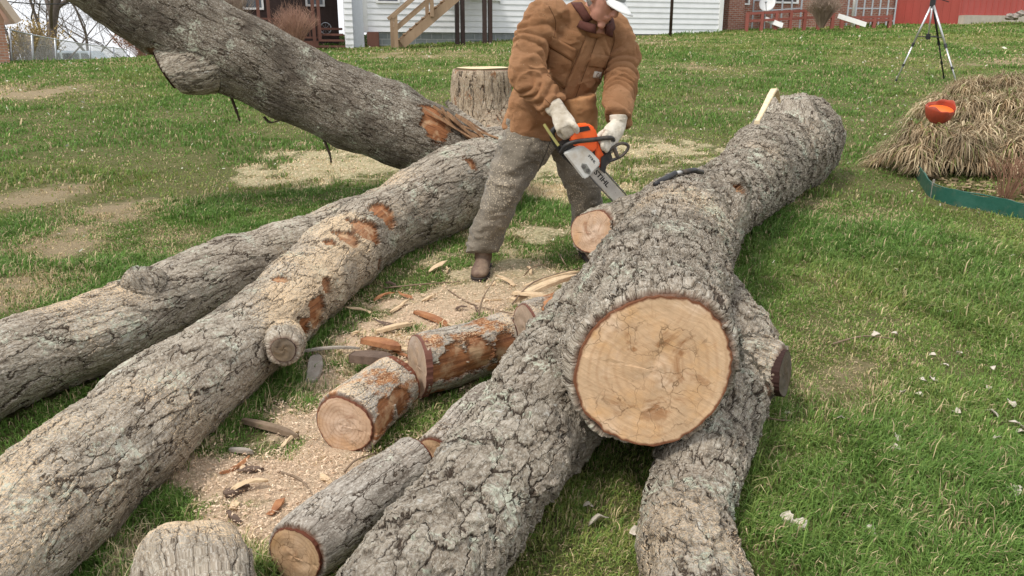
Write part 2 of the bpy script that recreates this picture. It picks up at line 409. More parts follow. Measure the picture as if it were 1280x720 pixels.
BARK_L = bark_mat('bark_ridged_grey', 22, .17, .015, flake=.8, lichen=1.1, dusty=1.0, tint=(1.08, 1.04, .96))
BARK_U = bark_mat('bark_dark_lichened', 19, .17, .016, flake=.35, lichen=.9, dusty=.0, tint=(.52, .48, .42), dark=.9)
BARK_S = bark_mat('bark_peeling_red', 24, .25, .008, flake=.3, lichen=.7, dusty=.8, red=.5)
BARK_G = bark_mat('bark_small_grey', 24, .28, .009, flake=.4, lichen=1.0, dusty=.5)
BARK_ST = bark_mat('bark_stump', 13, .07, .032, flake=.1, lichen=.5, dusty=0, tint=(1.25, 1.08, .88), red=.12)

def wood_mat(name, c_out, c_mid, c_dark, spalt=1.0, ringscale=120, blot=.5, saw=.3, rays=.3):
    s = NT(name); fc = s.attr('fo'); fp = s.attr('fc')
    wv = s.vm('ADD', fp, s.vm('SCALE', s.vm('SUBTRACT', s.noisec(fc, 7, 3), (.5, .5, .5)), .05))
    L = s.n('ShaderNodeVectorMath', operation='LENGTH'); s.l(wv, L.inputs[0]); rad = L.outputs['Value']
    rings = s.math('SINE', s.math('MULTIPLY', rad, ringscale*6.28/2))
    rn = s.attr('rn', 'Fac')
    col = s.mix(s.rng(s.math('ADD', rn, s.math('MULTIPLY', s.noise(fc, 9, 4), .5)), .45, 1.15), c_mid, c_out)
    col = s.mix(s.rng(s.noise(fc, 14, 6, .7), .35, .65, 0, .8), col, tuple(x*.75 for x in c_out))
    col = s.mix(s.rng(s.noise(s.vm('ADD', fc, (2.2, 6.1, 0)), 5, 5, .6), .5, .66, 0, .6), col, (c_out[0]*1.0, c_out[1]*.80, c_out[2]*.50))
    col = s.mix(s.rng(s.noise(s.vm('ADD', fc, (7.2, 3.1, 0)), 7, 5, .6), .52, .68, 0, .6), col, (c_out[0]*1.1, c_out[1]*1.22, c_out[2]*1.45))
    col = s.mix(s.math('MULTIPLY', s.rng(rings, 0, 1, 0, .30), s.rng(s.noise(fc, 5, 2), .4, .6, .3, 1)), col, c_dark)
    sep = s.n('ShaderNodeSeparateXYZ'); s.l(fp, sep.inputs[0])
    ang = s.math('ARCTAN2', sep.outputs[1], sep.outputs[0])
    cx = s.n('ShaderNodeCombineXYZ'); s.l(s.math('MULTIPLY', ang, 9), cx.inputs[0]); s.l(s.math('MULTIPLY', rad, 6), cx.inputs[1])
    ray_ = s.rng(s.noise(cx.outputs[0], 2.0, 4, .6), .58, .66)
    col = s.mix(s.math('MULTIPLY', ray_, rays), col, c_dark)
    bl = s.rng(s.noise(s.vm('ADD', fc, (4.2, 1.1, 0)), 8, 6, .65, 1.0), .54, .66)
    inner = s.rng(rn, .95, .5)
    col = s.mix(s.math('MULTIPLY', s.math('MULTIPLY', bl, inner), blot), col, c_dark)
    # thin dark fungus lines
    wl2 = s.vm('ADD', fc, s.vm('SCALE', s.vm('SUBTRACT', s.noisec(fc, 10, 6), (.5, .5, .5)), .13))
    e = s.vor(wl2, 14, 'DISTANCE_TO_EDGE', 'Distance')
    ln = s.math('MULTIPLY', s.rng(e, .028, .006), s.rng(s.noise(s.vm('ADD', fc, (1.7, 8.1, 0)), 6, 3), .45, .55))
    col = s.mix(s.math('MULTIPLY', ln, .85*spalt), col, (.13, .075, .035))
    mp0 = s.n('ShaderNodeMapping'); s.l(wv, mp0.inputs[0]); mp0.inputs['Rotation'].default_value = (0, 0, .55); mpn = s.n('ShaderNodeMapping'); s.l(mp0.outputs[0], mpn.inputs[0]); mpn.inputs['Scale'].default_value = (7, 110, 1)
    sw = s.noise(mpn.outputs[0], 1.0, 4, .6)
    col = s.mix(s.rng(sw, .45, .75, 0, min(saw, .5)), col, tuple(x*.6 for x in c_mid))
    edge = s.rng(s.math('ADD', rn, s.math('MULTIPLY', s.math('SUBTRACT', s.noise(fc, 40, 4), .5), .07)), .955, .985)
    col = s.mix(edge, col, (min(c_dark[0]*.7, .15), c_dark[1]*.45, c_dark[2]*.5))
    h = s.math('ADD', s.math('MULTIPLY', sw, 1.0), s.math('MULTIPLY', s.noise(fc, 120, 4), .5))
    return s.bsdf(col, .75, s.bump(h, .35, .004), spec=.2)
WOOD_BIG = wood_mat('cut_wood_spalted', (.60, .41, .25), (.50, .32, .18), (.27, .13, .055), .9, 70, 1.0, 1.6, .25)
WOOD_A = wood_mat('cut_wood_rosy', (.55, .37, .24), (.60, .46, .35), (.25, .12, .06), .5, 150, .8, .2, .5)
WOOD_B = wood_mat('cut_wood_brown', (.50, .33, .19), (.42, .26, .15), (.16, .08, .04), .9, 150, .8, .2, .5)
WOOD_W = wood_mat('cut_wood_weathered', (.13, .105, .08), (.10, .08, .06), (.05, .035, .025), .5, 150, .6, .3, .7)
WOOD_ST = wood_mat('cut_wood_pale', (.80, .65, .42), (.74, .56, .34), (.45, .28, .13), .1, 90, .3, .5, .1)
WOOD_P = wood_mat('cut_wood_grey_pink', (.44, .33, .24), (.40, .30, .22), (.22, .14, .09), .4, 130, .4, .6, .2)

# ---------------------------------------------------------------- logs: tubes joined by a voxel skin
ALLSEG = []      # (a, b, ra, rb) for keeping grass out of the wood
def limb(pts, cut0=None, cut1=None, seed=0, lump=.07, knots=()):
    """pts: (px, py, height above lawn or None = resting, radius in photo pixels) or ('w', Vector, r)"""
    P = []
    for q in pts:
        if q[0] == 'w': P.append((*q[1], q[2])); continue
        if q[0] == 'y': p = aty(q[1], q[2], q[3]); P.append((*p, q[4]*depth(p)/1000)); continue
        px, py, h, rp = q; rest = h is None; hh = .15 if rest else h
        for k in range(6):
            p = at(px, py, hh); r = rp*depth(p)/1000
            if rest: hh = r*.93
        P.append((*p, r))
    A = catmull(P, 4)
    return dict(A=A, c0=cut0, c1=cut1, seed=seed, lump=lump, ph=np.random.default_rng(seed+5).uniform(0, 6.28, 6))
def frames(L):
    A = L['A'][:, :3]; n = len(A); T = np.zeros((n, 3))
    T[1:-1] = A[2:]-A[:-2]; T[0] = A[1]-A[0]; T[-1] = A[-1]-A[-2]; T /= np.linalg.norm(T, axis=1)[:, None]
    N0 = L['c0'] if L['c0'] is not None else None; N1 = L['c1'] if L['c1'] is not None else None
    u = np.cross(T[0], [0.31, .2, .93]); u /= np.linalg.norm(u); U = []
    for i in range(n):
        u = u-T[i]*u.dot(T[i]); u /= np.linalg.norm(u); U.append(u)
    U = np.array(U); W = np.cross(T, U); L['T'], L['U'], L['W'] = T, U, W
    L['S'] = np.concatenate([[0], np.cumsum(np.linalg.norm(A[1:]-A[:-1], axis=1))])
def rfun(L, th, s):
    p = L['ph']; l = L['lump']
    return 1+l*(np.sin(2*th+p[0]+s*.8)*.7+np.sin(3*th+p[1]-s*1.3)*.5+np.sin(5*th+p[2]+s*2)*.2)+l*.6*np.sin(s*5+p[3]+th)
def ring(L, i, n, k=1.0, nrm=None, off=0.0):
    th = np.arange(n)*2*np.pi/n; r = L['A'][i, 3]*rfun(L, th, L['S'][i])*k
    D = np.cos(th)[:, None]*L['U'][i]+np.sin(th)[:, None]*L['W'][i]
    V = L['A'][i, :3]+D*r[:, None]
    if nrm is not None:             # slide the ring along the limb on to an oblique cut plane
        nrm = np.array(nrm, float); nrm /= np.linalg.norm(nrm); T = L['T'][i]
        V = V-T*(((V-L['A'][i, :3])@nrm)/(T@nrm))[:, None]
        V = V+nrm*off
    return V
def build_tree(name, limbs, mat, vox, sub=True, tears=(), dustk=1.0, extra=None, smooth_it=5, lumpy=0.0, nodust=()):
    mb = MB()
    for L in limbs:
        frames(L); n = 28; m = len(L['A']); vs = []
        for i in range(m):
            nr = L['c0'] if i == 0 else (L['c1'] if i == m-1 else None)
            vs += [tuple(v) for v in ring(L, i, n, 1.0, nr)]
        fs = [(i*n+j, i*n+(j+1) % n, (i+1)*n+(j+1) % n, (i+1)*n+j) for i in range(m-1) for j in range(n)]
        fs += [tuple(range(n-1, -1, -1)), tuple((m-1)*n+j for j in range(n))]
        mb.add(vs, fs)
        for i in range(0, m-1): ALLSEG.append((*L['A'][i], *L['A'][i+1]))
    if extra: extra(mb)
    mods = [('REMESH', dict(mode='VOXEL', voxel_size=vox, adaptivity=0)), ('SMOOTH', dict(iterations=smooth_it, factor=.5))]
    me = evaluated(mb, mods); V = mco(me)
    best = np.full(len(V), 1e9); bk = np.zeros((len(V), 3)); cap = np.zeros(len(V))
    for li, L in enumerate(limbs):
        A = L['A']
        for i in range(len(A)-1):
            a = A[i, :3]; d = A[i+1, :3]-a; t = np.clip(((V-a)@d)/(d@d), 0, 1)
            c = a+t[:, None]*d; r = A[i, 3]*(1-t)+A[i+1, 3]*t
            q = V-c; ds = np.linalg.norm(q, axis=1)/r
            mk = ds < best
            u = L['U'][i]*(1-t)[:, None]+L['U'][i+1]*t[:, None]; w_ = L['W'][i]*(1-t)[:, None]+L['W'][i+1]*t[:, None]
            sv = L['S'][i]*(1-t)+L['S'][i+1]*t
            # no stretching of s: beyond the ends the along coordinate goes on
            nb = np.stack([(q*u).sum(1), (q*w_).sum(1), sv], 1)+np.array([li*.37, li*.51, li*1.7+L['seed']])
            bk[mk] = nb[mk]; best[mk] = ds[mk]
        for e, nr in ((0, L['c0']), (-1, L['c1'])):
            if nr is None: continue
            nr = np.array(nr, float); nr /= np.linalg.norm(nr); a = A[e, :3]; r = A[e, 3]
            q = V-a; dn = q@nr; dr = np.linalg.norm(q-dn[:, None]*nr, axis=1)
            N = mno(me)
            cp = (np.clip((N@nr-.35)*3, 0, 1))*(dr < r*1.25)*(np.abs(dn) < .02+vox)
            cap = np.maximum(cap, cp)
    tear = np.zeros(len(V)); rim = np.zeros(len(V))
    for L in limbs:
        for e_, nr in ((0, L['c0']), (-1, L['c1'])):
            if nr is None: continue
            nr = np.array(nr, float)/np.linalg.norm(nr); q = V-L['A'][e_, :3]; dn = q@nr; dr = np.linalg.norm(q-dn[:, None]*nr, axis=1)
            rim = np.maximum(rim, np.exp(-(dn/.05)**2)*(dr < L['A'][e_, 3]*1.35))
    setattr_(me, 'rim', 'FLOAT', rim)
    for tt in tears:
        if tt[0] == 'px':            # first wood met along a line of sight gives the place of the scar
            d_ = np.array(ray(tt[1], tt[2]).normalized()); o_ = np.array([0, 0, EYE]); k = .8; hit = None
            while k < 9 and hit is None:
                pt = o_+d_*k
                for L in limbs:
                    A = L['A']; a = A[:-1, :3]; v = A[1:, :3]-a; t = np.clip(((pt-a)*v).sum(1)/(v*v).sum(1), 0, 1)
                    if (np.linalg.norm(pt-a-v*t[:, None], axis=1)-(A[:-1, 3]*(1-t)+A[1:, 3]*t)).min() < 0: hit = pt; break
                k += .02
            if hit is None: continue
            p, r = hit, tt[3]*k/1000
        else: p, r = tt
        p = np.array(p); tear = np.maximum(tear, np.exp(-(((V-p)**2).sum(1))/(r*r))*1.1)
    setattr_(me, 'bk', 'FLOAT_VECTOR', bk); setattr_(me, 'cap', 'FLOAT', cap); setattr_(me, 'tear', 'FLOAT', tear)
    dm = np.clip(.12+1.5*(fbm(V*2.1, 5, 3)-.35), 0, 1)*dustk+sum([dustf(V[:, 0], V[:, 1])*.3])
    for np_, nr_ in nodust: dm = dm*(1-np.exp(-((V-np.array(np_))**2).sum(1)/nr_**2))
    setattr_(me, 'dustm', 'FLOAT', dm)
    N = mno(me)
    lum = ((fbm(V*4.5, 21, 3)-.5)*.05+(fbm(V*np.array([2.2, 2.2, 2.2]), 33, 2)-.5)*.10*lumpy)*(1-cap)
    setco(me, V+N*lum[:, None])
    if sub:
        o = bpy.data.objects.new('t', me); C.objects.link(o); m_ = o.modifiers.new('s', 'SUBSURF'); m_.levels = m_.render_levels = 1
        dg = bpy.context.evaluated_depsgraph_get(); dg.update(); me2 = bpy.data.meshes.new_from_object(o.evaluated_get(dg))
        bpy.data.objects.remove(o); bpy.data.meshes.remove(me); me = me2
    return meshobj(name, me, mat)
def cut_face(L, end, nrm, mat, parent, k=.955, off=.006, name='cut_face', label=None):
    i = 0 if end == 0 else len(L['A'])-1; n = 72; nr = np.array(nrm, float); nr /= np.linalg.norm(nr)
    O = L['A'][i, :3]; R0 = ring(L, i, n, k, nrm)
    ex = np.cross([0, 0, 1], nr); ex /= np.linalg.norm(ex); ey = np.cross(nr, ex)
    V = [O+nr*off]; rn = [0.0]; K = 10
    rr = np.random.default_rng(L['seed']+3); wob = 1+.012*rr.standard_normal(n)
    for q in range(1, K+1):
        f = q/K
        for j in range(n): V.append(O+(R0[j]-O)*f*(wob[j] if q == K else 1)+nr*(off+.0015*math.sin(f*9+j*.3))); rn.append(f)
    for j in range(n): V.append(O+(R0[j]-O)*wob[j]-nr*.02); rn.append(1.0)
    V = np.array(V); F = []
    for j in range(n): F.append((0, 1+j, 1+(j+1) % n))
    for q in range(K):
        for j in range(n):
            a = 1+q*n+j; b = 1+q*n+(j+1) % n; c_ = b+n; d = a+n; F += [(a, d, c_), (a, c_, b)]
    fc = np.stack([(V-O)@ex, (V-O)@ey, np.full(len(V), L['seed']*.7)], 1)
    fc[:, 2] = 0
    fc2 = fc+np.array([.004*L['seed'], 0, L['seed']*1.0])
    o = npmesh(name, V, F, mat, parent, {'fc': ('FLOAT_VECTOR', fc), 'fo': ('FLOAT_VECTOR', fc2), 'rn': ('FLOAT', rn)}, smooth=False)
    if label: o['label'] = label
    return o
# ---------------------------------------------------------------- the forked trunk on the right
nbig = (.06, -.965, .16); nF = (-.74, -.66, .08); nD = (.84, -.53, .1); nRoot = (.55, .8, .1)
T0 = limb([(1006, 170, None, 47), (982, 188, None, 50), (952, 214, None, 47), (902, 256, .30, 43), (838, 312, .37, 64)], cut0=(.6, .78, .12), seed=1, lump=.05)
TB = limb([(896, 258, None, 44), (850, 298, .36, 64), (818, 375, .42, 80), (816, 425, .46, 91), (815, 462, .48, 96)], cut1=nbig, seed=2, lump=.035)
TC = limb([(870, 280, .32, 48), (798, 350, .31, 59), (750, 418, .26, 59), (711, 474, .21, 59), (658, 548, .18, 59), (588, 640, .165, 60), (514, 735, .15, 63), (410, 880, .16, 78)], cut1=(-.5, -.85, 0), seed=3, lump=.05)
TD = limb([(893, 300, .20, 30), (888, 350, .14, 26), (900, 395, .16, 35), (918, 445, .18, 46), (904, 508, .15, 48), (878, 572, .12, 43), (856, 635, .10, 38), (876, 720, .09, 41), (905, 830, .09, 48)], cut1=(.1, -.99, 0), seed=4, lump=.08)
TL = limb([(890, 285, .45, 30), (910, 242, .58, 24), (908, 228, .66, 12)], seed=8, lump=.1)
TE = limb([(905, 470, .18, 42), (940, 462, .22, 36), (978, 467, .24, 31)], cut1=nD, seed=5, lump=.05)
TF = limb([(835, 285, .36, 48), (785, 283, .38, 34), (742, 290, .36, 29)], cut1=nF, seed=6, lump=.10)
TK = limb([(985, 180, .40, 40), (988, 152, .52, 30), (992, 134, .58, 18)], seed=7, lump=.15)
LIMB_R = [T0, TB, TC, TD, TE, TF, TK, TL]
def kn(px, py, h, rp): p = at(px, py, h); return (tuple(p), rp*depth(p)/1000)
tR = [('px', 918, 240, 9)]
treeR = build_tree('felled_tree', LIMB_R, BARK_R, .0125, True, tears=tR, dustk=.75, lumpy=1.0)
tag(treeR, 'thick forked grey trunk with large pale cut face towards the viewer and saw in it', 'tree trunk')
cut_face(TB, 1, nbig, WOOD_BIG, treeR, .98, .017, label='large round pale orange cut face with thin dark lines')
cut_face(TF, 1, nF, WOOD_A, treeR, .96, .014, label='small cut face of the stub left of the trunk')
cut_face(TE, 1, nD, WOOD_W, treeR, .93, .012, label='dark weathered cut face of the right stub')
# splintered hinge of torn wood on the root end
SPLM = pmat('splintered_pale_wood', (.78, .66, .46), (.62, .47, .29), .8, 30, .5, 60, stretch=(1, 1, .1))
mb = MB()
def sliver(mb, a, b, w_, t_, bend=.1, n=6):
    a = Vector(a); b = Vector(b); d = (b-a); sd_ = d.cross(Vector((0, 0, 1))).normalized(); up = sd_.cross(d).normalized(); vs = []
    for i in range(n+1):
        f = i/n; c_ = a+d*f+up*math.sin(f*3.14)*bend*d.length+sd_*math.sin(f*5)*.02*d.length
        ww = w_*(.6+.6*math.sin(f*2.6+.3))*(1 if i < n else .25)
        for q in ((-ww, -t_), (ww, -t_*.7), (ww*.9, t_), (-ww*.85, t_*.8)): vs.append(c_+sd_*q[0]+up*q[1])
    fs = [(0, 1, 2, 3), tuple(4*n+k for k in (3, 2, 1, 0))]+[(4*i+k, 4*i+(k+1) % 4, 4*i+4+(k+1) % 4, 4*i+4+k) for i in range(n) for k in range(4)]
    mb.add(vs, fs)
sliver(mb, at(946, 153, .80), at(978, 127, .83), .020, .010, .16)
mb.build('splintered_edge', SPLM, treeR, bevel=.003)

# ---------------------------------------------------------------- the fallen tree on the left: two logs and a raised limb
SA = limb([(632, 203, None, 40), (595, 222, None, 45), (540, 250, None, 46), (475, 284, None, 42), (415, 330, None, 44), (350, 389, None, 47), (280, 446, None, 52), (200, 512, None, 59), (120, 580, None, 65), (45, 648, None, 72), (-60, 755, None, 84), (-150, 820, None, 96)], cut0=(.9, .3, 0), cut1=(-.8, -.6, 0), seed=11, lump=.05)
SB = limb([(480, 275, None, 38), (405, 303, None, 37), (340, 326, None, 38), (270, 350, None, 42), (185, 388, None, 49), (120, 420, None, 50), (50, 445, None, 52), (-40, 480, None, 57), (-160, 530, None, 62)], cut1=(-.9, -.4, 0), seed=12, lump=.05)
YG = at(595, 212, .25).y
SG = limb([('y', 606, 216, YG+.05, 40), ('y', 560, 185, YG, 42), ('y', 500, 160, YG-.06, 45), ('y', 440, 136, YG-.12, 46), ('y', 370, 104, YG-.2, 48), ('y', 300, 68, YG-.3, 47), ('y', 232, 34, YG-.4, 46), ('y', 166, -2, YG-.5, 46), ('y', 90, -60, YG-.6, 53), ('y', 0, -120, YG-.75, 54)], cut1=(-.7, -.2, .6), seed=13, lump=.05)
SS = limb([('y', 285, 66, YG-.35, 36), ('y', 240, 80, YG-.45, 34), ('y', 207, 88, YG-.52, 26)], cut1=(-.86, -.25, -.42), seed=14, lump=.06)
SK = limb([(348, 400, None, 26), (353, 424, .19, 18), (355, 437, .235, 15.5)], cut1=(.1, -.93, .3), seed=15, lump=.05)
SKB = limb([(190, 385, None, 36), (178, 358, .32, 26), (172, 348, .36, 17)], seed=16, lump=.2)
SJ = limb([(470, 165, .62, 30), (450, 168, .52, 30), (480, 196, .35, 20)], seed=17, lump=.1)
tS = [('px', a_, b_, r_) for a_, b_, r_ in ((478, 268, 20), (455, 285, 24), (432, 298, 18), (410, 305, 10), (392, 392, 22), (378, 412, 20), (348, 350, 10), (405, 358, 14), (538, 142, 14), (548, 160, 16), (535, 152, 12), (470, 330, 8), (588, 205, 10))]
def jag(mb):
    rn = random.Random(4)
    for k in range(9):
        o_ = Vector((rn.uniform(-.05, .05), rn.uniform(-.12, .12), rn.uniform(-.05, .03))); a = aty(528+rn.uniform(0, 30), 126+rn.uniform(0, 26), YG)+o_; b = aty(600+rn.uniform(0, 30), 178+rn.uniform(0, 22), YG)+o_
        mb.tube([a, a.lerp(b, .35)+Vector((0, 0, -.02)), b], [.014, .05, .07], 7, squash=.6)
treeL = build_tree('fallen_tree', [SA, SB, SS, SK, SKB], BARK_L, .0125, True, tears=tS, dustk=1.0, extra=jag, lumpy=.6, nodust=[(at(355, 437, .235), .14)])
tag(treeL, 'pair of long grey forked logs lying in the grass at the left, dusted with sawdust', 'fallen tree')
gl = build_tree('raised_limb', [SG, SS], BARK_U, .0125, True, tears=tS, dustk=0, lumpy=.6); gl.parent = treeL
gl['label'] = 'dark thick limb rising from the logs to the upper left'
cut_face(SK, 1, (.1, -.93, .3), WOOD_W, treeL, .95, .010, label='small grey weathered knot end')
cut_face(SS, 1, (-.86, -.25, -.42), WOOD_W, treeL, .93, .012, label='grey sawn end of the short stub under the raised limb')
TORN = pmat('torn_inner_wood', (.40, .24, .13), (.20, .11, .06), .9, 30, .6, 60, stretch=(1, 1, .2), grime=(.09, .05, .035)); mb = MB(); rn_ = random.Random(3)
for k in range(13):
    a = aty(522+rn_.uniform(0, 30), 118+rn_.uniform(0, 30), YG-.26+rn_.uniform(-.04, .06)); b_ = aty(578+rn_.uniform(0, 45), 165+rn_.uniform(0, 26), YG-.20+rn_.uniform(-.05, .05)); sliver(mb, b_, a.lerp(b_, rn_.uniform(0, .5)), rn_.uniform(.008, .022), rn_.uniform(.006, .012), rn_.uniform(-.03, .06))
mb.build('torn_splinters', TORN, treeL, bevel=.002)
RB = pmat('loose_bark', (.10, .07, .05), (.05, .035, .025), .95, 20, .6, 60)
for (a, b, c_) in (((404, 172), (412, 192), (414, 204)), ((288, 118), (296, 140), (300, 152)), ((330, 146), (338, 153), (352, 150))):
    m_ = MB(); m_.tube(catmull([aty(*a, YG-.25), aty(*b, YG-.27), aty(*c_, YG-.27)], 5), [.012]*6+[.009]*4+[.003], 5, squash=.4); m_.build('bark_strip', RB, treeL, smooth=True)

# ---------------------------------------------------------------- stump
sp = at(603, 172, 0); sr = .335
STP = [('w', (sp.x, sp.y+.05, ground(sp.x, sp.y)-.12), sr*1.45), ('w', (sp.x, sp.y+.05, ground(sp.x, sp.y)+.08), sr*1.25), ('w', (sp.x, sp.y+.05, ground(sp.x, sp.y)+.3), sr*1.04), ('w', (sp.x, sp.y+.05, ground(sp.x, sp.y)+.79), sr*.97)]
LS = limb(STP, cut1=(0, -.03, 1), seed=21, lump=.06)
def flare(mb):
    for k in range(8):
        a = k*.785+.3; d = Vector((math.cos(a), math.sin(a), 0)); b = Vector((sp.x, sp.y+.05, ground(sp.x, sp.y)))
        mb.tube([b+d*.20+Vector((0, 0, .5)), b+d*.30+Vector((0, 0, .18)), b+d*.72+Vector((0, 0, -.03))], [.07, .15, .07], 10)
st = build_tree('tree_stump', [LS], BARK_ST, .016, True, extra=flare)
tag(st, 'upright tree stump with pale fresh cut top behind the man', 'stump')
cut_face(LS, 1, (0, -.03, 1), WOOD_ST, st, .94, .014)

# ---------------------------------------------------------------- small cut logs on the ground
def log(pts, n0, n1, mat, wm, label, seed, faces=(0,), lump=.06, tears=(), vox=.008, grp='short logs cut from the branches', k=.955, name='log'):
    L = limb(pts, cut0=n0, cut1=n1, seed=seed, lump=lump)
    o = build_tree(name, [L], mat, vox, True, tears=tears, smooth_it=3, dustk=1.0); tag(o, label, 'log', grp)
    for e in faces: cut_face(L, e, n0 if e == 0 else n1, wm, o, k, .008)
    return o
log([(430, 531, None, 38), (465, 502, None, 36), (497, 478, None, 34)], (-.25, -.96, .05), (.5, .86, 0), BARK_S, WOOD_A, 'short log with round pinkish cut end and peeling orange bark, left of the branch pile', 31, (0, 1), tears=[('px', 480, 515, 20), ('px', 500, 500, 22), ('px', 470, 530, 12)])
log([(524, 457, .15, 40), (580, 442, .13, 35), (634, 424, .12, 32)], (-.91, -.41, .03), (.9, .4, 0), BARK_S, WOOD_P, 'middle log with bare reddish orange side and thin pale left end', 32, (0, 1), tears=[('px', 600, 445, 26), ('px', 570, 455, 26), ('px', 630, 435, 22), ('px', 545, 470, 16)])
log([(658, 411, .14, 31), (690, 396, .12, 27), (740, 372, .12, 26)], (-.91, -.41, .03), (.7, .7, 0), BARK_S, WOOD_P, 'reddish split log running in under the big trunk', 33, (0,), tears=[('px', 690, 398, 20), ('px', 712, 385, 20)])
log([(369, 694, None, 40), (430, 645, None, 38), (487, 604, None, 36), (520, 580, None, 35)], (-.42, -.90, .05), (.7, .7, 0), BARK_G, WOOD_B, 'log with brown cut end at the bottom edge, against the left limb of the trunk', 34, (0, 1))
log([(541, 570, None, 25), (572, 540, None, 24), (615, 500, None, 24)], (-.40, -.91, .05), (.6, .8, 0), BARK_G, WOOD_B, 'thin log half hidden behind the left limb of the trunk', 35, (0,))
log([(258, 790, None, 70), (252, 735, None, 70), (240, 694, None, 60)], (-.1, -.99, 0), (-.35, .90, .25), BARK_L, WOOD_B, 'stubby grey bark chunk at the bottom left with no cut end showing', 36, (0, 1), lump=.14)
# ---------------------------------------------------------------- lawn grass (blades)
SEG = np.array(ALLSEG)
def wood_dist(P):                  # >0 outside the wood
    d = np.full(len(P), 9.0)
    for q in SEG:
        a = q[:3]; b = q[4:7]; v = b-a; t = np.clip(((P-a)@v)/(v@v), 0, 1)
        d = np.minimum(d, np.linalg.norm(P-a-t[:, None]*v, axis=1)-(q[3]*(1-t)+q[7]*t))
    return d
GRS = NT('grass_blade'); gcol = GRS.attr('tint', 'Color'); GRASS = GRS.bsdf(gcol, .6, None, spec=.25, trans=.30)
def scatter(n, r0, r1, p, half=.95):
    """points in a wedge in front of the viewer, density falling as r^-p"""
    u = rng.random(n)
    k = 2-p
    r = (r0**k+u*(r1**k-r0**k))**(1/k) if abs(k) > 1e-6 else r0*(r1/r0)**u
    a = (rng.random(n)*2-1)*half*.82
    return r*np.sin(a), r*np.cos(a), r
def grass(n, r0, r1, p, hh, ww, name, label, seed, nb=3):
    x, y, r = scatter(n, r0, r1, p)
    du = dustf(x, y); ba = baref(x, y)
    tuft = fbm(xy3(x, y, 9), seed, 3); pat = fbm(xy3(x, y, 1.1), seed+1, 4); yel = fbm(xy3(x, y, .45), seed+2, 4)
    cov = (1-.74*du*(y < 4.4)-.35*du*(y >= 4.4))*(1-.60*ba)
    keep = rng.random(n) < cov*(.35+.9*sstep(.35, .6, tuft))
    z = terr(x, y)
    P = np.stack([x, y, z+.03], 1); near = r < 12
    wd = np.full(n, 9.0); wd[near] = wood_dist(P[near]); keep &= wd > .0
    x, y, z, r, du, ba, tuft, pat, yel, wd = [q[keep] for q in (x, y, z, r, du, ba, tuft, pat, yel, wd)]; n = len(x)
    lush = sstep(.42, .62, pat)
    H = hh(r)*(.45+.75*rng.random(n))*(.65+.7*lush)*(1-.45*ba)*(1-.35*du)*(1+.5*np.exp(-wd/.08))
    H *= 1+.9*(rng.random(n) < .04)
    W = ww(r)*(.6+.8*rng.random(n))
    a = rng.random(n)*6.283; lean = .25+.75*rng.random(n)**1.3
    # neighbouring blades lean alike
    flow = fbm(xy3(x, y, 3.5), seed+5, 2)*12.5; a = np.where(rng.random(n) < .45, flow+rng.normal(0, .6, n), a)
    dx, dy = np.cos(a), np.sin(a); tw = rng.random(n)*3.14; sx, sy = np.cos(a+1.57+tw*.35), np.sin(a+1.57+tw*.35)
    base = np.stack([x, y, z-.008], 1); D = np.stack([dx, dy, 0*dx], 1); S = np.stack([sx, sy, 0*sx], 1); Z = np.array([0, 0, 1.])
    mid = base+(D*(lean*.35)[:, None]+Z*.62)*H[:, None]; tip = base+(D*(lean*1.0)[:, None]+Z*(1.0-.45*lean[:, None]))*H[:, None]
    V = np.stack([base-S*W[:, None], base+S*W[:, None], mid-S*W[:, None]*.75, mid+S*W[:, None]*.75, tip], 1).reshape(-1, 3)
    o = np.arange(n)[:, None]*5
    T = np.concatenate([o+np.array([0, 1, 3]), o+np.array([0, 3, 2]), o+np.array([2, 3, 4])], 1).reshape(-1, 3)
    c1 = np.array([.090, .185, .034]); c2 = np.array([.155, .27, .055]); c3 = np.array([.31, .31, .095]); st_ = np.array([.55, .44, .26]); dk = np.array([.055, .125, .025])
    col = c1+(c2-c1)*rng.random(n)[:, None]
    yl = (sstep(.45, .68, yel)*.75+.12)*rng.random(n); col = col+(c3-col)*yl[:, None]
    col = col+(dk-col)*(lush*.55*rng.random(n))[:, None]
    straw = rng.random(n) < (.08+.7*ba+.75*du+.3*du*(y > 4.4)+.12*sstep(.5, .35, pat)); col[straw] = ((st_+np.array([.10, .10, .08])*(du > .3)[:, None])*(.6+.6*rng.random(n))[:, None])[straw]
    col *= (.95+.45*rng.random(n))[:, None]
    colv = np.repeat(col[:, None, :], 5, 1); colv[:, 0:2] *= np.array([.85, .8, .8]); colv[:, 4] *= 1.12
    col4 = np.concatenate([colv.reshape(-1, 3), np.ones((n*5, 1))], 1)
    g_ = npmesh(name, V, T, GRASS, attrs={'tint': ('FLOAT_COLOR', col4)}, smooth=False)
    return tag(g_, label, 'grass', kind='stuff')
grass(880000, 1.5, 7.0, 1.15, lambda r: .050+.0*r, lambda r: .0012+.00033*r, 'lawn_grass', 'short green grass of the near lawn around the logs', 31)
grass(520000, 7.0, 42.0, 1.45, lambda r: .040+.0011*r, lambda r: .0014+.0005*r, 'distant_lawn_grass', 'mown green and tan grass sloping up to the houses', 41)

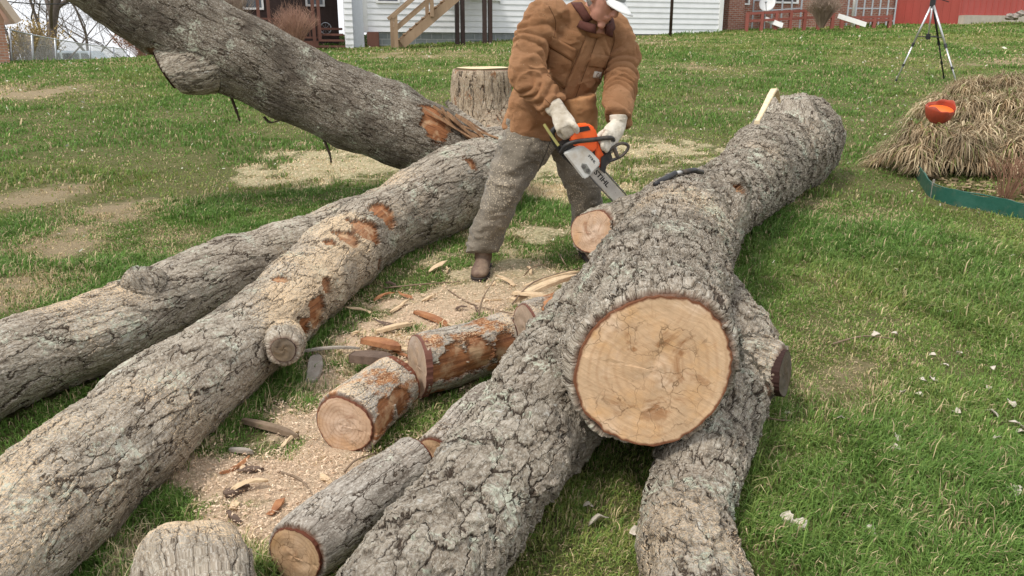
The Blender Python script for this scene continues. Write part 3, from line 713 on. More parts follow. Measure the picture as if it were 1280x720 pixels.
# ---------------------------------------------------------------- saw dust flakes
def flakes():
    n = 420000; x, y, r = scatter(n, 1.6, 10, 1.2, .6); d = dustf(x, y)
    k = rng.random(n) < d*.75*np.where(y > 4.4, .5, 1)+.0025; x, y, r, d = x[k], y[k], r[k], d[k]
    z = terr(x, y)+.012*d+rng.random(len(x))*.022
    P = np.stack([x, y, z], 1); w_ = wood_dist(P); k = w_ > 0; P = P[k]; r = r[k]; n = len(P)
    sz = (.0011+.0024*rng.random(n)**2)*(.8+r*.11)
    a = rng.normal(size=(n, 3)); a[:, 2] *= .4; a /= np.linalg.norm(a, axis=1)[:, None]; b = np.cross(a, rng.normal(size=(n, 3))*[.3, .3, 1]); b /= np.linalg.norm(b, axis=1)[:, None]
    A = a*(sz*(1+1.2*rng.random(n)))[:, None]; B = b*(sz*.6)[:, None]
    V = np.stack([P-A-B, P+A-B, P+A+B, P-A+B], 1).reshape(-1, 3); T = (np.arange(n)[:, None]*4+np.array([0, 1, 2, 3])).reshape(-1, 4)
    c = np.array([.80, .64, .47])+(np.array([.55, .38, .25])-np.array([.80, .64, .47]))*rng.random(n)[:, None]
    c4 = np.concatenate([np.repeat(c, 4, 0), np.ones((n*4, 1))], 1)
    return tag(npmesh('sawdust', V, T, GRASS2, attrs={'tint': ('FLOAT_COLOR', c4)}, k=4), 'pale sawdust scattered over the ground between the logs', 'sawdust', kind='stuff')
q_ = NT('sawdust_flake'); GRASS2 = q_.bsdf(q_.attr('tint', 'Color'), .9, None, spec=.1)
flakes()
# ---------------------------------------------------------------- background buildings
class Wall:                        # a vertical facade given by two ground points; (a, b, c) = along, up, out towards the viewer
    def __init__(s, p, q):
        p = Vector(p); q = Vector(q); d = q-p; d.z = 0; s.o = p; s.d = d.normalized(); s.n = Vector((s.d.y, -s.d.x, 0)); s.L = d.length
        s.M = Matrix(((s.d.x, 0, s.n.x, p.x), (s.d.y, 0, s.n.y, p.y), (0, 1, 0, p.z), (0, 0, 0, 1)))
    def px(s, px, py, c=0.0):
        r = ray(px, py); o = Vector((0, 0, EYE)); k = ((s.o+s.n*c-o).dot(s.n))/r.dot(s.n); h = o+r*k-s.o
        return h.dot(s.d), h.z
    def box(s, mb, a0, a1, b0, b1, c0, c1): mb.box((min(a0, a1), min(b0, b1), min(c0, c1)), (max(a0, a1), max(b0, b1), max(c0, c1)), s.M)
SIDING = pmat('white_vinyl_siding', (.80, .81, .82), (.72, .73, .74), .5, 3, .1, 30)
BROWN = pmat('dark_brown_paint', (.055, .032, .026), (.04, .024, .02), .6, 6, .2)
REDBR = pmat('red_brown_wood', (.17, .075, .055), (.12, .055, .04), .7, 8, .3, stretch=(1, 1, .2))
TAN = pmat('tan_treated_wood', (.36, .25, .16), (.28, .19, .12), .75, 6, .3, stretch=(1, 1, .3))
GLASS = pmat('dark_window_glass', (.05, .06, .07), (.07, .085, .10), .08, 1.2, 0, spec=.6)
WHITE = pmat('white_trim', (.78, .78, .77), (.70, .70, .68), .5, 6, .1)
ROOF = pmat('grey_shingles', (.12, .115, .11), (.08, .08, .08), .9, 20, .5, 60)
CONC = pmat('pale_concrete', (.50, .45, .38), (.40, .36, .30), .9, 5, .3)
GREYMET = pmat('galvanised_metal', (.50, .52, .54), (.40, .42, .44), .4, 20, .1, metal=.6)
def block_mat(name, c1, c2, mortar, bw, bh, ms=.012):
    s = NT(name); b = s.n('ShaderNodeTexBrick'); g_ = s.attr('uvw'); s.l(g_, b.inputs['Vector'])
    b.inputs['Scale'].default_value = 1; b.inputs['Brick Width'].default_value = bw; b.inputs['Row Height'].default_value = bh; b.inputs['Mortar Size'].default_value = ms
    b.inputs['Color1'].default_value = (*c1, 1); b.inputs['Color2'].default_value = (*c2, 1); b.inputs['Mortar'].default_value = (*mortar, 1)
    col = s.mix(s.rng(s.noise(g_, 7, 5), .3, .7, 0, .4), b.outputs[0], tuple(x*.6 for x in c1))
    return s.bsdf(col, .9, s.bump(s.math('SUBTRACT', s.noise(g_, 60, 3), s.math('MULTIPLY', b.outputs[1], 1.5)), .6, .01))
BLOCK = block_mat('painted_block', (.22, .245, .25), (.28, .30, .30), (.42, .43, .42), .40, .20, .014)
BRICK = block_mat('red_brick', (.30, .11, .07), (.40, .17, .11), (.45, .40, .35), .22, .075, .01)
BRICKO = block_mat('orange_brick', (.42, .20, .13), (.50, .26, .17), (.50, .42, .35), .22, .075, .01)
def wallquad(name, W, a0, a1, b0, b1, mat, parent, c=0.0, th=.15):
    mb = MB(); W.box(mb, a0, a1, b0, b1, c-th, c); o = mb.build(name, mat, parent)
    V = mco(o.data); d = V-np.array(W.o); n = mno(o.data)
    a = d@np.array(W.d); cc = d@np.array(W.n)
    setattr_(o.data, 'uvw', 'FLOAT_VECTOR', np.stack([a+cc, V[:, 2]-W.o.z, 0*a], 1)); return o
def siding(name, W, a0, a1, b0, b1, parent, holes=(), pitch=.20, mat=None, c=0.0):
    mb = MB(); W.box(mb, a0, a1, b0, b1, c-.15, c-.02); b = b0
    while b < b1-.01:
        t = min(b+pitch, b1); spans = [(a0, a1)]
        for h0, h1, g0, g1 in holes:
            if g0 < t-.05 and g1 > b+.05: spans = [z for u, v in spans for z in ((u, min(v, h0)), (max(u, h1), v)) if z[1]-z[0] > .02]
        for u, v in spans:
            vs = [W.M@Vector(p) for p in ((u, b, c+.028), (v, b, c+.028), (v, t, c+.002), (u, t, c+.002), (u, b, c-.01), (v, b, c-.01))]
            mb.add(vs, [(0, 1, 2, 3), (4, 5, 1, 0)])
        b += pitch
    o = mb.build(name, mat or SIDING, parent); return o
def window(W, a0, a1, b0, b1, parent, c=.03, fr=.07, mat=None, mull=True):
    mb = MB()
    W.box(mb, a0, a1, b1-fr, b1, c-.1, c+.04); W.box(mb, a0, a1, b0, b0+fr, c-.1, c+.05)
    W.box(mb, a0, a0+fr, b0+fr, b1-fr, c-.1, c+.04); W.box(mb, a1-fr, a1, b0+fr, b1-fr, c-.1, c+.04)
    f = mb.build('window', mat or WHITE, parent)
    mb = MB(); W.box(mb, a0+fr, a1-fr, b0+fr, b1-fr, c-.06, c-.03); mb.build('pane', GLASS, f)
    if mull:
        mb = MB(); m = (b0+b1)/2; W.box(mb, a0+fr, a1-fr, m-.02, m+.02, c-.03, c+.01); mb.build('sash_rail', mat or WHITE, f)
    return f
# ---- white house
w0 = aty(455, 56, 29.6); w1 = aty(898, 43, 33.6); W = Wall((w0.x, w0.y, w0.z-.15), (w1.x, w1.y, w1.z-.15)); W.o.z = w0.z
W.M = Matrix(((W.d.x, 0, W.n.x, W.o.x), (W.d.y, 0, W.n.y, W.o.y), (0, 1, 0, W.o.z), (0, 0, 0, 1)))
house = empty('white_house', (0, 0, 0), 'white clapboard house with grey block foundation and dark porch', 'house')
fb = W.px(500, 40)[1]
wallquad('foundation', W, .15, W.L, -.9, fb, BLOCK, house, c=-.05)
a = [W.px(q, 5)[0] for q in (470, 498, 560, 585)]
holes = [(a[0], a[1]+.05, W.px(480, 4)[1], 4.2), (W.px(588, 3)[0], W.px(625, 3)[0], W.px(600, 1)[1], 4.4)]
siding('siding', W, .15, W.L, fb, 4.9, house, holes)
for h0, h1, g0, g1 in holes: window(W, h0, h1, g0, g1, house)
for q0, q1 in ((-.05, .16), (W.L-.05, W.L+.12)): mb = MB(); W.box(mb, q0, q1, fb-.02, 4.9, -.2, .06); mb.build('corner_board', WHITE, house)
mb = MB()
mb.prism([(-4.9, 4.85), (W.L+.5, 4.85), (W.L+.5, 5.0), (-4.9, 5.0)], -9, .5, W.M); mb.build('roof', ROOF, house)
# porch recess left of the corner: side wall, back wall, floor, railing, posts
sw0 = W.M@Vector((-.05, 0, 0)); PZ = -.35
PW = Wall((sw0.x-.0, sw0.y, 0), (0, 0, 0))
def wbox(nm, mat, p, *bxs, bevel=0):
    mb = MB()
    for b in bxs: W.box(mb, *b)
    return mb.build(nm, mat, p, bevel=bevel)
pa0 = W.px(288, 40)[0]-1.0; pl = W.px(430, 60)[0]
a428, a455 = W.px(430, 40)[0], W.px(454, 40)[0]
siding('end_wall', W, a428, a428+(a455-a428)*.42, -.4, 4.85, house, pitch=.2, c=.35)
wbox('gate_panel', pmat('diamond_lattice_grey', (.55, .58, .62), (.48, .5, .55), .5, 30, .4, 50), house, (a428+(a455-a428)*.45, a455, -.3, 4.85, -.1, .2))
wbox('porch_back_wall', BROWN, house, (pa0-2, a428, -.3, 4.85, -2.2, -2.0))
wbox('porch_floor', REDBR, house, (pa0-2, a428-.9, -.2, .12, -2.0, .15))
b0, b1 = W.px(300, 48)[1], W.px(300, 22)[1]
rail = [(pa0-2, W.px(400, 30)[0], b1-.06, b1, .05, .13), (pa0-2, W.px(400, 30)[0], .2, .26, .06, .12)]
q = pa0-2
while q < W.px(400, 30)[0]: rail.append((q, q+.035, .26, b1-.06, .07, .11)); q += .13
wbox('porch_railing', REDBR, house, *rail)
for xx in (321, 334, 389, 396): wbox('porch_post', REDBR, house, (W.px(xx, 20)[0], W.px(xx, 20)[0]+.11, .12, 4.85, .03, .15))
wbox('porch_steps', REDBR, house, *[(W.px(398, 50)[0], a428-.03, -.30+.2*k, -.23+.2*k, .45-.25*k, .80-.25*k) for k in range(5)])
WB = Wall(W.M@Vector((pa0-2, 0, -2.0)), W.M@Vector((a428, 0, -2.0)))
for xx0, xx1, yy in ((303, 330, 12), (382, 406, 8)):
    o_ = WB.px(xx0, yy); o2 = WB.px(xx1, yy); window(WB, o_[0], o2[0], o_[1]+.0, o_[1]+1.1, house, c=.06, mull=False)
wh = empty('bicycle_wheel', WB.M@Vector((*WB.px(406, 36), .5)), 'small pale wheel leaning in the dark of the porch', 'wheel')
mb = MB(); pp = [Vector((.2*math.cos(k*.3927), 0, .2*math.sin(k*.3927))) for k in range(16)]; mb.tube(pp, .018, 6, close=True); mb.build('tyre', GREYMET, wh, smooth=True)
mb = MB(); mb.ball((0, 0, 0), .03)
for k in range(8): mb.tube([(0, 0, 0), pp[k*2]], .004, 4)
mb.build('spokes', GREYMET, wh)
pt = empty('patio_slab', (0, 0, 0), 'pale concrete patio slab in front of the dark porch', 'patio'); p_ = W.px(440, 64)
mb = MB(); W.box(mb, W.px(375, 60)[0]-1.6, .9, -.55, -.34, .8, 1.9); mb.build('slab', CONC, pt, bevel=.02)
mb = MB(); W.box(mb, .1, .5, -.4, W.px(455, 40)[1], .1, .35); tag(mb.build('wooden_box', REDBR, None, bevel=.02), 'brown wooden box against the foot of the white house corner', 'box')
# ---- deck posts and stairs
deck = empty('raised_deck', (0, 0, 0), 'raised deck corner on dark posts against the white siding', 'deck')
cD = 1.6
for xx in (569.5, 576.5, 604, 611):
    a_ = W.px(xx, 25, cD)[0]; wbox('post', BROWN, deck, (a_, a_+.13, -.2, 1.95, cD-.14, cD))
wbox('deck_floor', TAN, deck, (W.px(560, 0, cD)[0], W.px(625, 0, cD)[0], 1.95, 2.12, .1, cD+.1))
stair = empty('wooden_stairs', (0, 0, 0), 'tan wooden staircase with handrail climbing the white house', 'stairs')
def line3(p, q, wd, c0, c1): # sloped board in the facade plane
    a = Vector(p); b = Vector(q); d = (b-a).normalized(); n = Vector((-d.y, d.x))*wd
    return [(a.x-n.x, a.y-n.y), (b.x-n.x, b.y-n.y), (b.x+n.x, b.y+n.y), (a.x+n.x, a.y+n.y)]
for c_ in (cD+.1, cD+.95):
    s0 = W.px(500, 54, cD)[0]; mb = MB(); P0 = (W.px(497, 54, cD)[0], W.px(497, 56, cD)[1]); P1 = (W.px(566, -2, cD)[0], W.px(566, -2, cD)[1]+.05)
    mb.prism(line3(P0, P1, .14, 0, 0), c_-.02, c_+.03, W.M); mb.build('stringer', TAN, stair)
    A0 = (W.px(484, 25, cD)[0], W.px(484, 24, cD)[1]); A1 = (A0[0]+(P1[0]-P0[0]), A0[1]+(P1[1]-P0[1]))
    mb = MB(); mb.prism(line3(A0, A1, .05, 0, 0), c_+.03, c_+.14, W.M); mb.build('handrail', TAN, stair)
    mb = MB(); mb.prism(line3((A0[0]+.15, A0[1]-.35), (A1[0]+.15, A1[1]-.35), .05, 0, 0), c_+.03, c_+.07, W.M); mb.build('middle_rail', TAN, stair)
    for f in (0, .62):
        mb = MB(); ax = P0[0]-.25+(P1[0]-P0[0])*f; by = P0[1]+(P1[1]-P0[1])*f
        W.box(mb, ax, ax+.11, by-.1, A0[1]+(A1[1]-A0[1])*f+.08, c_+.03, c_+.13); mb.build('stair_post', TAN, stair)
for k in range(9):
    f = (k+.5)/9; mb = MB(); ax = P0[0]+(P1[0]-P0[0])*f; by = P0[1]+(P1[1]-P0[1])*f
    W.box(mb, ax-.16, ax+.14, by+.06, by+.10, cD+.13, cD+.92); mb.build('tread', TAN, stair)
pole = MB(); pb = at(838, 42, 0); pb = aty(838, 42, 31.5); pole.tube([pb+Vector((0, 0, -.3)), pb+Vector((0, 0, 4.2))], .06, 10)
o = pole.build('dark_pole', BROWN, None, smooth=True); tag(o, 'dark round pole in front of the white siding right of the man', 'pole')
# ---- brick house with chimney
b0_ = aty(903, 41, 35); b1_ = aty(1010, 33, 36.5); WK = Wall(b0_, b1_)
bh = empty('brick_house', (0, 0, 0), 'red brick house end with two windows beside the white house', 'house')
wallquad('wall', WK, .25, WK.L+6, -1, 4.2, BRICK, bh); wallquad('chimney', WK, 0, .75, -1, 6, BRICK, bh, c=.35, th=.5)
for x0, x1, yb in ((917, 936, 6), (967, 997, 4)):
    u = WK.px(x0, yb); v = WK.px(x1, yb); window(WK, u[0], v[0], u[1], u[1]+1.3, bh, mull=False)
mb = MB(); mb.prism([(-.1, 4.2), (WK.L+6.5, 4.2), (WK.L+6.5, 4.4), (-.1, 4.4)], -7, .5, WK.M); mb.build('roof', ROOF, bh)
dish = empty('satellite_dish', (0, 0, 0), 'white round satellite dish beside the brick house window', 'satellite dish')
dc = WK.M@Vector((*WK.px(942, 6), .9)); fr = (Vector((-.35, -.8, .45))).normalized(); qd = fr.to_track_quat('Z', 'Y').to_matrix().to_4x4(); qd.translation = dc
mb = MB(); n = 20; vs = [(0, 0, -.07)]; fs = []
for k in range(1, 5):
    for j in range(n): r_ = .32*k/4; vs.append((r_*math.cos(j*2*math.pi/n), r_*1.08*math.sin(j*2*math.pi/n), -.07+.07*(k/4)**2))
for j in range(n): fs.append((0, 1+j, 1+(j+1) % n))
for k in range(3):
    for j in range(n): fs.append((1+k*n+j, 1+(k+1)*n+j, 1+(k+1)*n+(j+1) % n, 1+k*n+(j+1) % n))
mb.add([qd@Vector(v) for v in vs], fs); do = mb.build('reflector', WHITE, dish, smooth=True); sm = do.modifiers.new('s', 'SOLIDIFY'); sm.thickness = .012
mb = MB(); mb.tube([qd@Vector((0, -.3, -.02)), qd@Vector((0, -.2, .42))], .014, 6); mb.ball(qd@Vector((0, -.18, .42)), .05); mb.build('feed_arm', GREYMET, dish)
mb = MB(); mb.tube([qd@Vector((0, 0, -.07)), dc+Vector((.05, .3, -.3)), Vector((dc.x+.05, dc.y+.3, WK.o.z-.4))], .025, 8); mb.build('mast', GREYMET, dish)
# ---- low red fence, grey handrails, white pole, leaning planks
def pfence(name, label, p0, p1, h, n, mat, th=.05, cat='fence', nr=2):
    e = empty(name, p0, label, cat); d = Vector(p1)-Vector(p0)
    for k in range(n+1):
        p = d*(k/n); mb = MB(); mb.box((p.x-th*.6, p.y-th*.6, p.z-.3), (p.x+th*.6, p.y+th*.6, p.z+h+.03)); mb.build('post', mat, e)
    for k in range(nr):
        mb = MB(); z = h*(1-.45*k)-.02; mb.tube([Vector((0, 0, z)), d+Vector((0, 0, z))], th*.7, 4); mb.build('rail', mat, e)
    return e
RF = pmat('faded_red_paint', (.30, .09, .07), (.24, .08, .06), .7, 8, .3)
pfence('red_fence', 'low faded red rail fence below the brick house', aty(933, 37, 33.5), aty(1040, 31, 34.5), .62, 6, RF, .10)
pfence('grey_railing', 'grey metal handrail along the ramp beside the brick house', aty(940, 30, 35.5), aty(1000, 26, 35.3), .95, 5, GREYMET, .05)
pfence('ramp_railing', 'long grey metal ramp railing left of the red building', aty(1058, 29, 36.5), aty(1117, 29, 37), 1.15, 6, GREYMET, .05, nr=3)
pfence('red_border_rail', 'short low red rail just left of the red building', aty(1052, 31, 34.6), aty(1112, 29, 35.2), .28, 3, RF, .11)
pl_ = MB(); p = aty(1065, 30, 35.8); pl_.tube([p+Vector((0, 0, -.3)), p+Vector((0, 0, 3.5))], .06, 10); tag(pl_.build('white_post', WHITE, None, smooth=True), 'slim white post left of the red building', 'post')
for a_, b_, lab in (((957, 24), (978, 32), 'white board leaning on the red rail fence under the dish'), ((1048, 20), (1082, 31), 'white board leaning beside the slim white post')):
    mb = MB(); p = aty(*a_, 34); q2 = aty(*b_, 33.6); d = (q2-p); n_ = Vector((0, .05, 0)); u_ = Vector((.02, 0, .09)); mb.add([p-u_-n_, p-u_+n_, p+u_+n_, p+u_-n_, q2-u_-n_, q2-u_+n_, q2+u_+n_, q2+u_-n_], [(0, 1, 2, 3), (7, 6, 5, 4), (0, 4, 5, 1), (1, 5, 6, 2), (2, 6, 7, 3), (3, 7, 4, 0)])
    tag(mb.build('leaning_board', WHITE, None), lab, 'board')
# ---- red metal building
def ribbed(name, W_, a0, a1, b0, b1, mat, parent, st=.3, th=.12):
    mb = MB(); W_.box(mb, a0, a1, b0, b1, -th, 0); q = a0+.1
    while q < a1: mb.prism([(q, b0), (q+.05, b0), (q+.05, b1), (q, b1)], -.001, .018, W_.M); q += st
    return mb.build(name, mat, parent)
REDM = pmat('red_metal_siding', (.36, .065, .05), (.30, .06, .045), .45, 1.2, .05, 20)
r0, r1, r2 = aty(1116, 28, 38), aty(1198, 20, 36.5), aty(1330, 16, 37.5)
rb = empty('red_building', (0, 0, 0), 'plain dark red metal building at the top right', 'building')
WR = Wall(r0, r1); WR2 = Wall(r1, r2)
ribbed('front_wall', WR, 0, WR.L, -1, 3.4, REDM, rb); ribbed('side_wall', WR2, 0, WR2.L, -1, 3.4, pmat('red_metal_lighter', (.40, .085, .07), (.36, .075, .06), .45, 1.2, .05, 20), rb)
mb = MB(); WR2.box(mb, 0, WR2.L, -.35, .02, .02, .4); mb.build('concrete_footing', CONC, rb)
mb = MB(); mb.add([r0+Vector((-.3, -.3, 3.4)), r1+Vector((0, -.4, 3.6)), r2+Vector((.3, -.3, 3.6)), r2+Vector((0, 6, 4.6)), r0+Vector((-.3, 6, 4.6))], [(0, 1, 2, 3, 4)]); ro = mb.build('roof', ROOF, rb); ro.modifiers.new('s', 'SOLIDIFY').thickness = .1
RUB = pmat('grey_rubble', (.36, .31, .27), (.22, .19, .17), .9, 12, .6)
mb = MB()
for k in range(5):
    p = aty(1262+k*7, 22-k*2.2+(k % 2)*2, 34.5); mb = MB(); mb.ball((0, 0, 0), .2, 7, 5, (1, .8, .6), Matrix.Rotation(k*1.3, 4, 'Z'))
    for i, v in enumerate(mb.v): mb.v[i] = tuple(Vector(v)*(1+.25*math.sin(i*2.1+k)))
    o = mb.build('rubble_stone', RUB, None, bevel=.01); o.location = p+Vector((0, 0, .03)); tag(o, ['leftmost rough stone of the rubble by the red building', 'second stone from the left in the rubble by the red building', 'middle stone of the rubble by the red building', 'second stone from the right in the rubble by the red building', 'rightmost and highest rubble stone by the red building'][k], 'stone', 'rubble stones by the red building')

# ---------------------------------------------------------------- left: brick building, chain link fence, trees, car
k0 = aty(-150, 82, 21.5); k1 = aty(13, 80, 23.5); WS = Wall(k0, k1)
sh = empty('brick_shed', (0, 0, 0), 'orange brick building with pale eave at the left edge', 'building')
wallquad('wall', WS, 0, WS.L, -1, WS.px(12, 30)[1], BRICKO, sh, th=3)
ev = WS.px(16, 28); tp = WS.px(-60, -90)
mb = MB(); mb.prism(line3((ev[0]+.08, ev[1]), (tp[0]-.3, tp[1]+.3), .09, 0, 0), -3.2, .35, WS.M); mb.build('eave', pmat('pale_fascia', (.62, .50, .40), (.55, .43, .34), .6, 6, .1), sh)
mb = MB(); mb.prism([(0, WS.px(12, 30)[1]), (WS.L, WS.px(12, 30)[1]), (ev[0]-.2, ev[1]+.05), (tp[0], tp[1]+.1), (0, tp[1])], -.16, -.01, WS.M); mb.build('gable', pmat('tan_gable', (.45, .28, .19), (.38, .23, .16), .7, 6, .2), sh)
cl = empty('chain_link_fence', (0, 0, 0), 'grey chain link fence running away at the upper left', 'fence')
FP = [aty(-60, 86, 23.5), aty(12, 80, 24.3), aty(40, 79, 27), aty(69, 77.5, 30), aty(112, 74, 37), aty(142, 72, 44), aty(158, 72.5, 49)]
tops = [aty(-60, 29, 23.5), aty(12, 37, 24.3), aty(40, 43.5, 27), aty(69, 49, 30), aty(112, 56, 37), aty(142, 59.5, 44), aty(158, 62, 49)]
wm = MB()
for k, (p, t_) in enumerate(zip(FP, tops)):
    mb = MB(); mb.tube([p+Vector((0, 0, -.5)), t_+Vector((0, 0, .04))], .035, 8); mb.build('fence_post', GREYMET, cl, smooth=True)
mb = MB(); mb.tube(tops, .022, 6); mb.build('top_rail', GREYMET, cl, smooth=True)
for k in range(len(FP)-1):
    a_, b_, c_, d_ = FP[k], FP[k+1], tops[k], tops[k+1]; n = int((b_-a_).length/.085)
    for i in range(n):
        for sg in (0, 1):
            j = i+12 if not sg else i-12
            f0, f1 = i/n, j/n; h0, h1 = 0, 1
            if f1 > 1: h1 = (1-f0)/(f1-f0); f1 = 1
            if f1 < 0: h1 = f0/(f0-f1); f1 = 0
            lo = a_.lerp(b_, f0); P1 = a_.lerp(b_, f1).lerp(c_.lerp(d_, f1), h1); wm.tube([lo, P1], .0022, 3, caps=False)
wm.build('wire_mesh', GREYMET, cl)
wire = MB(); wa = aty(-40, 4, 26); wb = aty(130, 6, 34); wire.tube([wa.lerp(wb, k/10)+Vector((0, 0, .25*(k/5-1)**2-.0)) for k in range(11)], .02, 5)
tag(wire.build('overhead_cable', pmat('black_cable', (.03, .03, .03), None, .6, 4, 0), None), 'thin black cable crossing the sky at the top left', 'cable')

BT = pmat('bare_twig_bark', (.15, .12, .105), (.09, .072, .06), .9, 10, .4)
def tree(name, base, h, r, label, seed, mat=BT, levels=4, spread=.6, cat='tree', nb=(5, 4, 4, 4), grp='bare trees beyond the fence', lean=0):
    rn = random.Random(seed); trunk = MB(); crown = MB()
    def grow(p, d, L, rad, lv):
        n = 5 if lv < 2 else 3; pts = [p]; q = Vector(p); dd = Vector(d)
        for i in range(n):
            dd = (dd+Vector((rn.gauss(0, .10+.04*lv), rn.gauss(0, .10+.04*lv), rn.gauss(.03, .06)))).normalized(); q = q+dd*(L/n); pts.append(q)
        mb = trunk if lv == 0 else crown
        mb.tube(pts, [rad*(1-.7*i/n) for i in range(n+1)], 8 if lv == 0 else (5 if lv == 1 else 3), caps=False)
        if lv >= levels: return
        for k in range(nb[min(lv, len(nb)-1)]):
            f = rn.uniform(.25 if lv else .3, 1.0); i = min(int(f*n), n-1); b = pts[i].lerp(pts[i+1], f*n-i)
            sd_ = Vector((rn.gauss(0, 1), rn.gauss(0, 1), rn.gauss(.1, .4))).normalized()
            grow(b, (dd*(1-spread*.5)+sd_*spread).normalized(), L*rn.uniform(.5, .75), max(rad*(1-.7*f)*rn.uniform(.4, .6), .006), lv+1)
    e = empty(name, base, label, cat, grp)
    grow(Vector((0, 0, -.3)), Vector((lean, 0, 1)).normalized(), h, r, 0)
    trunk.build('trunk', mat, e, smooth=True); crown.build('crown', mat, e, smooth=True); return e
def gpt(px, Y, dz=0): p = aty(px, 75, Y); return Vector((p.x, Y, ground(p.x, Y)-dz))
tree('bare_tree', gpt(58, 42), 11, .32, 'thick dark bare trunk rising above the fence near the brick building', 3, nb=(10, 5, 4, 4), spread=.8)
tree('bare_tree', gpt(75, 48), 9, .16, 'slimmer bare tree just right of the thick trunk', 5, nb=(9, 5, 4, 4), spread=.7, lean=.15)
tree('bare_tree', gpt(158, 62), 9, .16, 'fine pale bare tree at the far end of the fence', 8, nb=(9, 6, 5, 4), spread=.75)
tree('bare_tree', gpt(25, 55), 9, .16, 'thin bare tree between brick building and thick trunk', 12, nb=(9, 6, 4, 4), spread=.7)
tree('bare_tree', gpt(112, 70), 10, .18, 'distant pale bare tree right above the parked car', 15, nb=(10, 6, 5, 4), spread=.7)
tree('bare_tree', gpt(195, 55), 8, .14, 'bare tree half hidden behind the raised limb', 17, nb=(9, 6, 4, 4), spread=.7)
def bush(name, base, h, w_, label, seed, cols, n=260, twig=.010, cat='bush', droop=.0, leaf=None):
    rn = random.Random(seed); e = empty(name, base, label, cat); mb = MB(); lf = MB()
    for k in range(n):
        a_ = rn.random()*6.283; sp_ = rn.random()**.6; d = Vector((math.cos(a_)*sp_*w_, math.sin(a_)*sp_*w_, h*(1-.35*sp_**2)*rn.uniform(.75, 1.08)))
        b = Vector((math.cos(a_)*.12*w_*rn.random(), math.sin(a_)*.12*w_*rn.random(), -.05)); m_ = b.lerp(d, .5)+Vector((0, 0, .12*h))+Vector((rn.gauss(0, .03), rn.gauss(0, .03), 0))
        mb.tube([b, m_, d], [twig, twig*.7, twig*.3], 3, caps=False)
        for q in range(3):
            s_ = m_.lerp(d, rn.random()); t_ = s_+Vector((rn.gauss(0, .1*w_), rn.gauss(0, .1*w_), rn.uniform(.05, .18)*h)); mb.tube([s_, t_], [twig*.5, twig*.25], 3, caps=False)
            if leaf:
                for z in range(leaf):
                    c_ = s_.lerp(t_, rn.random()); u = Vector((rn.gauss(0, 1), rn.gauss(0, 1), rn.gauss(0, 1))).normalized()*.03; v = u.orthogonal()*.8; lf.add([c_-u, c_+v, c_+u, c_-v], [(0, 1, 2, 3)])
    mb.build('branches', cols[0], e)
    if leaf: lf.build('leaves', cols[1], e)
    return e
RTW = pmat('red_brown_twigs', (.42, .25, .18), (.32, .19, .14), .8, 6, .2); YTW = pmat('yellow_brown_leaves', (.44, .33, .13), (.36, .25, .10), .8, 6, .2); BTW = pmat('pale_brown_twigs', (.30, .23, .18), (.22, .16, .12), .8, 6, .2)
RDL = pmat('russet_leaves', (.32, .17, .10), (.24, .12, .07), .8, 6, .2)
p = aty(370, 60, 27.5); bush('leafless_shrub', p, 1.35, .85, 'rounded red twigged shrub in front of the dark porch', 3, (RTW,), 330, .007)
p = aty(292, 52, 26.5); bush('leafless_shrub', p, 1.9, .8, 'pale bare shrub partly behind the raised limb by the porch', 4, (BTW,), 160, .011)
p = aty(1027, 33, 33); bush('leafless_shrub', p, 1.25, .75, 'pale brown twiggy shrub in front of the grey railings', 5, (BTW,), 420, .010)
p = aty(50, 76, 32); p.z = ground(p.x, 32); bush('autumn_shrub', p, 1.9, 1.2, 'yellow brown leafy bush behind the chain link fence', 6, (BTW, YTW), 160, .012, leaf=5)
p = aty(30, 76, 34); p.z = ground(p.x, 34); bush('autumn_shrub', p, 2.0, 1.1, 'yellowish bush beside the brick building behind the fence', 9, (BTW, YTW), 130, .012, leaf=4)
p = aty(145, 76, 52); p.z = ground(p.x, 52); bush('autumn_shrub', p, 3.4, 2.2, 'brown tangled bush at the far end of the fence', 7, (BTW, BTW), 260, .02, leaf=3)
p = aty(186, 74, 38); bush('autumn_shrub', p+Vector((0, 0, -.3)), 1.8, 1.6, 'russet bush just left of the stub of the raised limb', 8, (RTW, RDL), 200, .012, leaf=4)
# parked car behind the fence
cy = 50; cx = aty(101, 70, cy).x; cz = ground(cx, cy)
zt = aty(101, 63, cy).z
car = empty('parked_car', (cx, cy, zt-1.75), 'pale blue parked van seen through the chain link fence', 'van')
CP_ = pmat('pale_blue_paint', (.60, .68, .76), (.55, .63, .70), .3, 2, 0); TY = pmat('tyre_rubber', (.03, .03, .03), None, .8, 8, .2)
prof = [(-2.2, .35), (2.2, .35), (2.3, .9), (1.5, 1.05), (.9, 1.72), (-1.9, 1.75), (-2.25, 1.1)]
MC = Matrix(((1, 0, 0, 0), (0, 0, 1, 0), (0, 1, 0, 0), (0, 0, 0, 1)))
mb = MB(); mb.prism(prof, -.9, .9, MC); mb.build('body', CP_, car, bevel=.08)
for x0, x1, x2, x3 in ((-1.75, -.75, -.75, -1.75), (-.6, .35, .35, -.6), (.5, 1.25, .85, .5)):
    mb = MB(); mb.prism([(x0, 1.12), (x1, 1.12), (x2, 1.58), (x3, 1.58)], -.93, -.89, MC); mb.build('side_window', GLASS, car)
for xw in (-1.4, 1.4):
    for yw in (-.82, .82):
        mb = MB(); mb.tube([(xw, yw-.1, .33), (xw, yw+.1, .33)], .33, 16); wh_ = mb.build('wheel', TY, car, smooth=False)
        mb = MB(); mb.tube([(xw, yw-.12, .33), (xw, yw+.12, .33)], .2, 12); mb.build('rim', GREYMET, wh_)

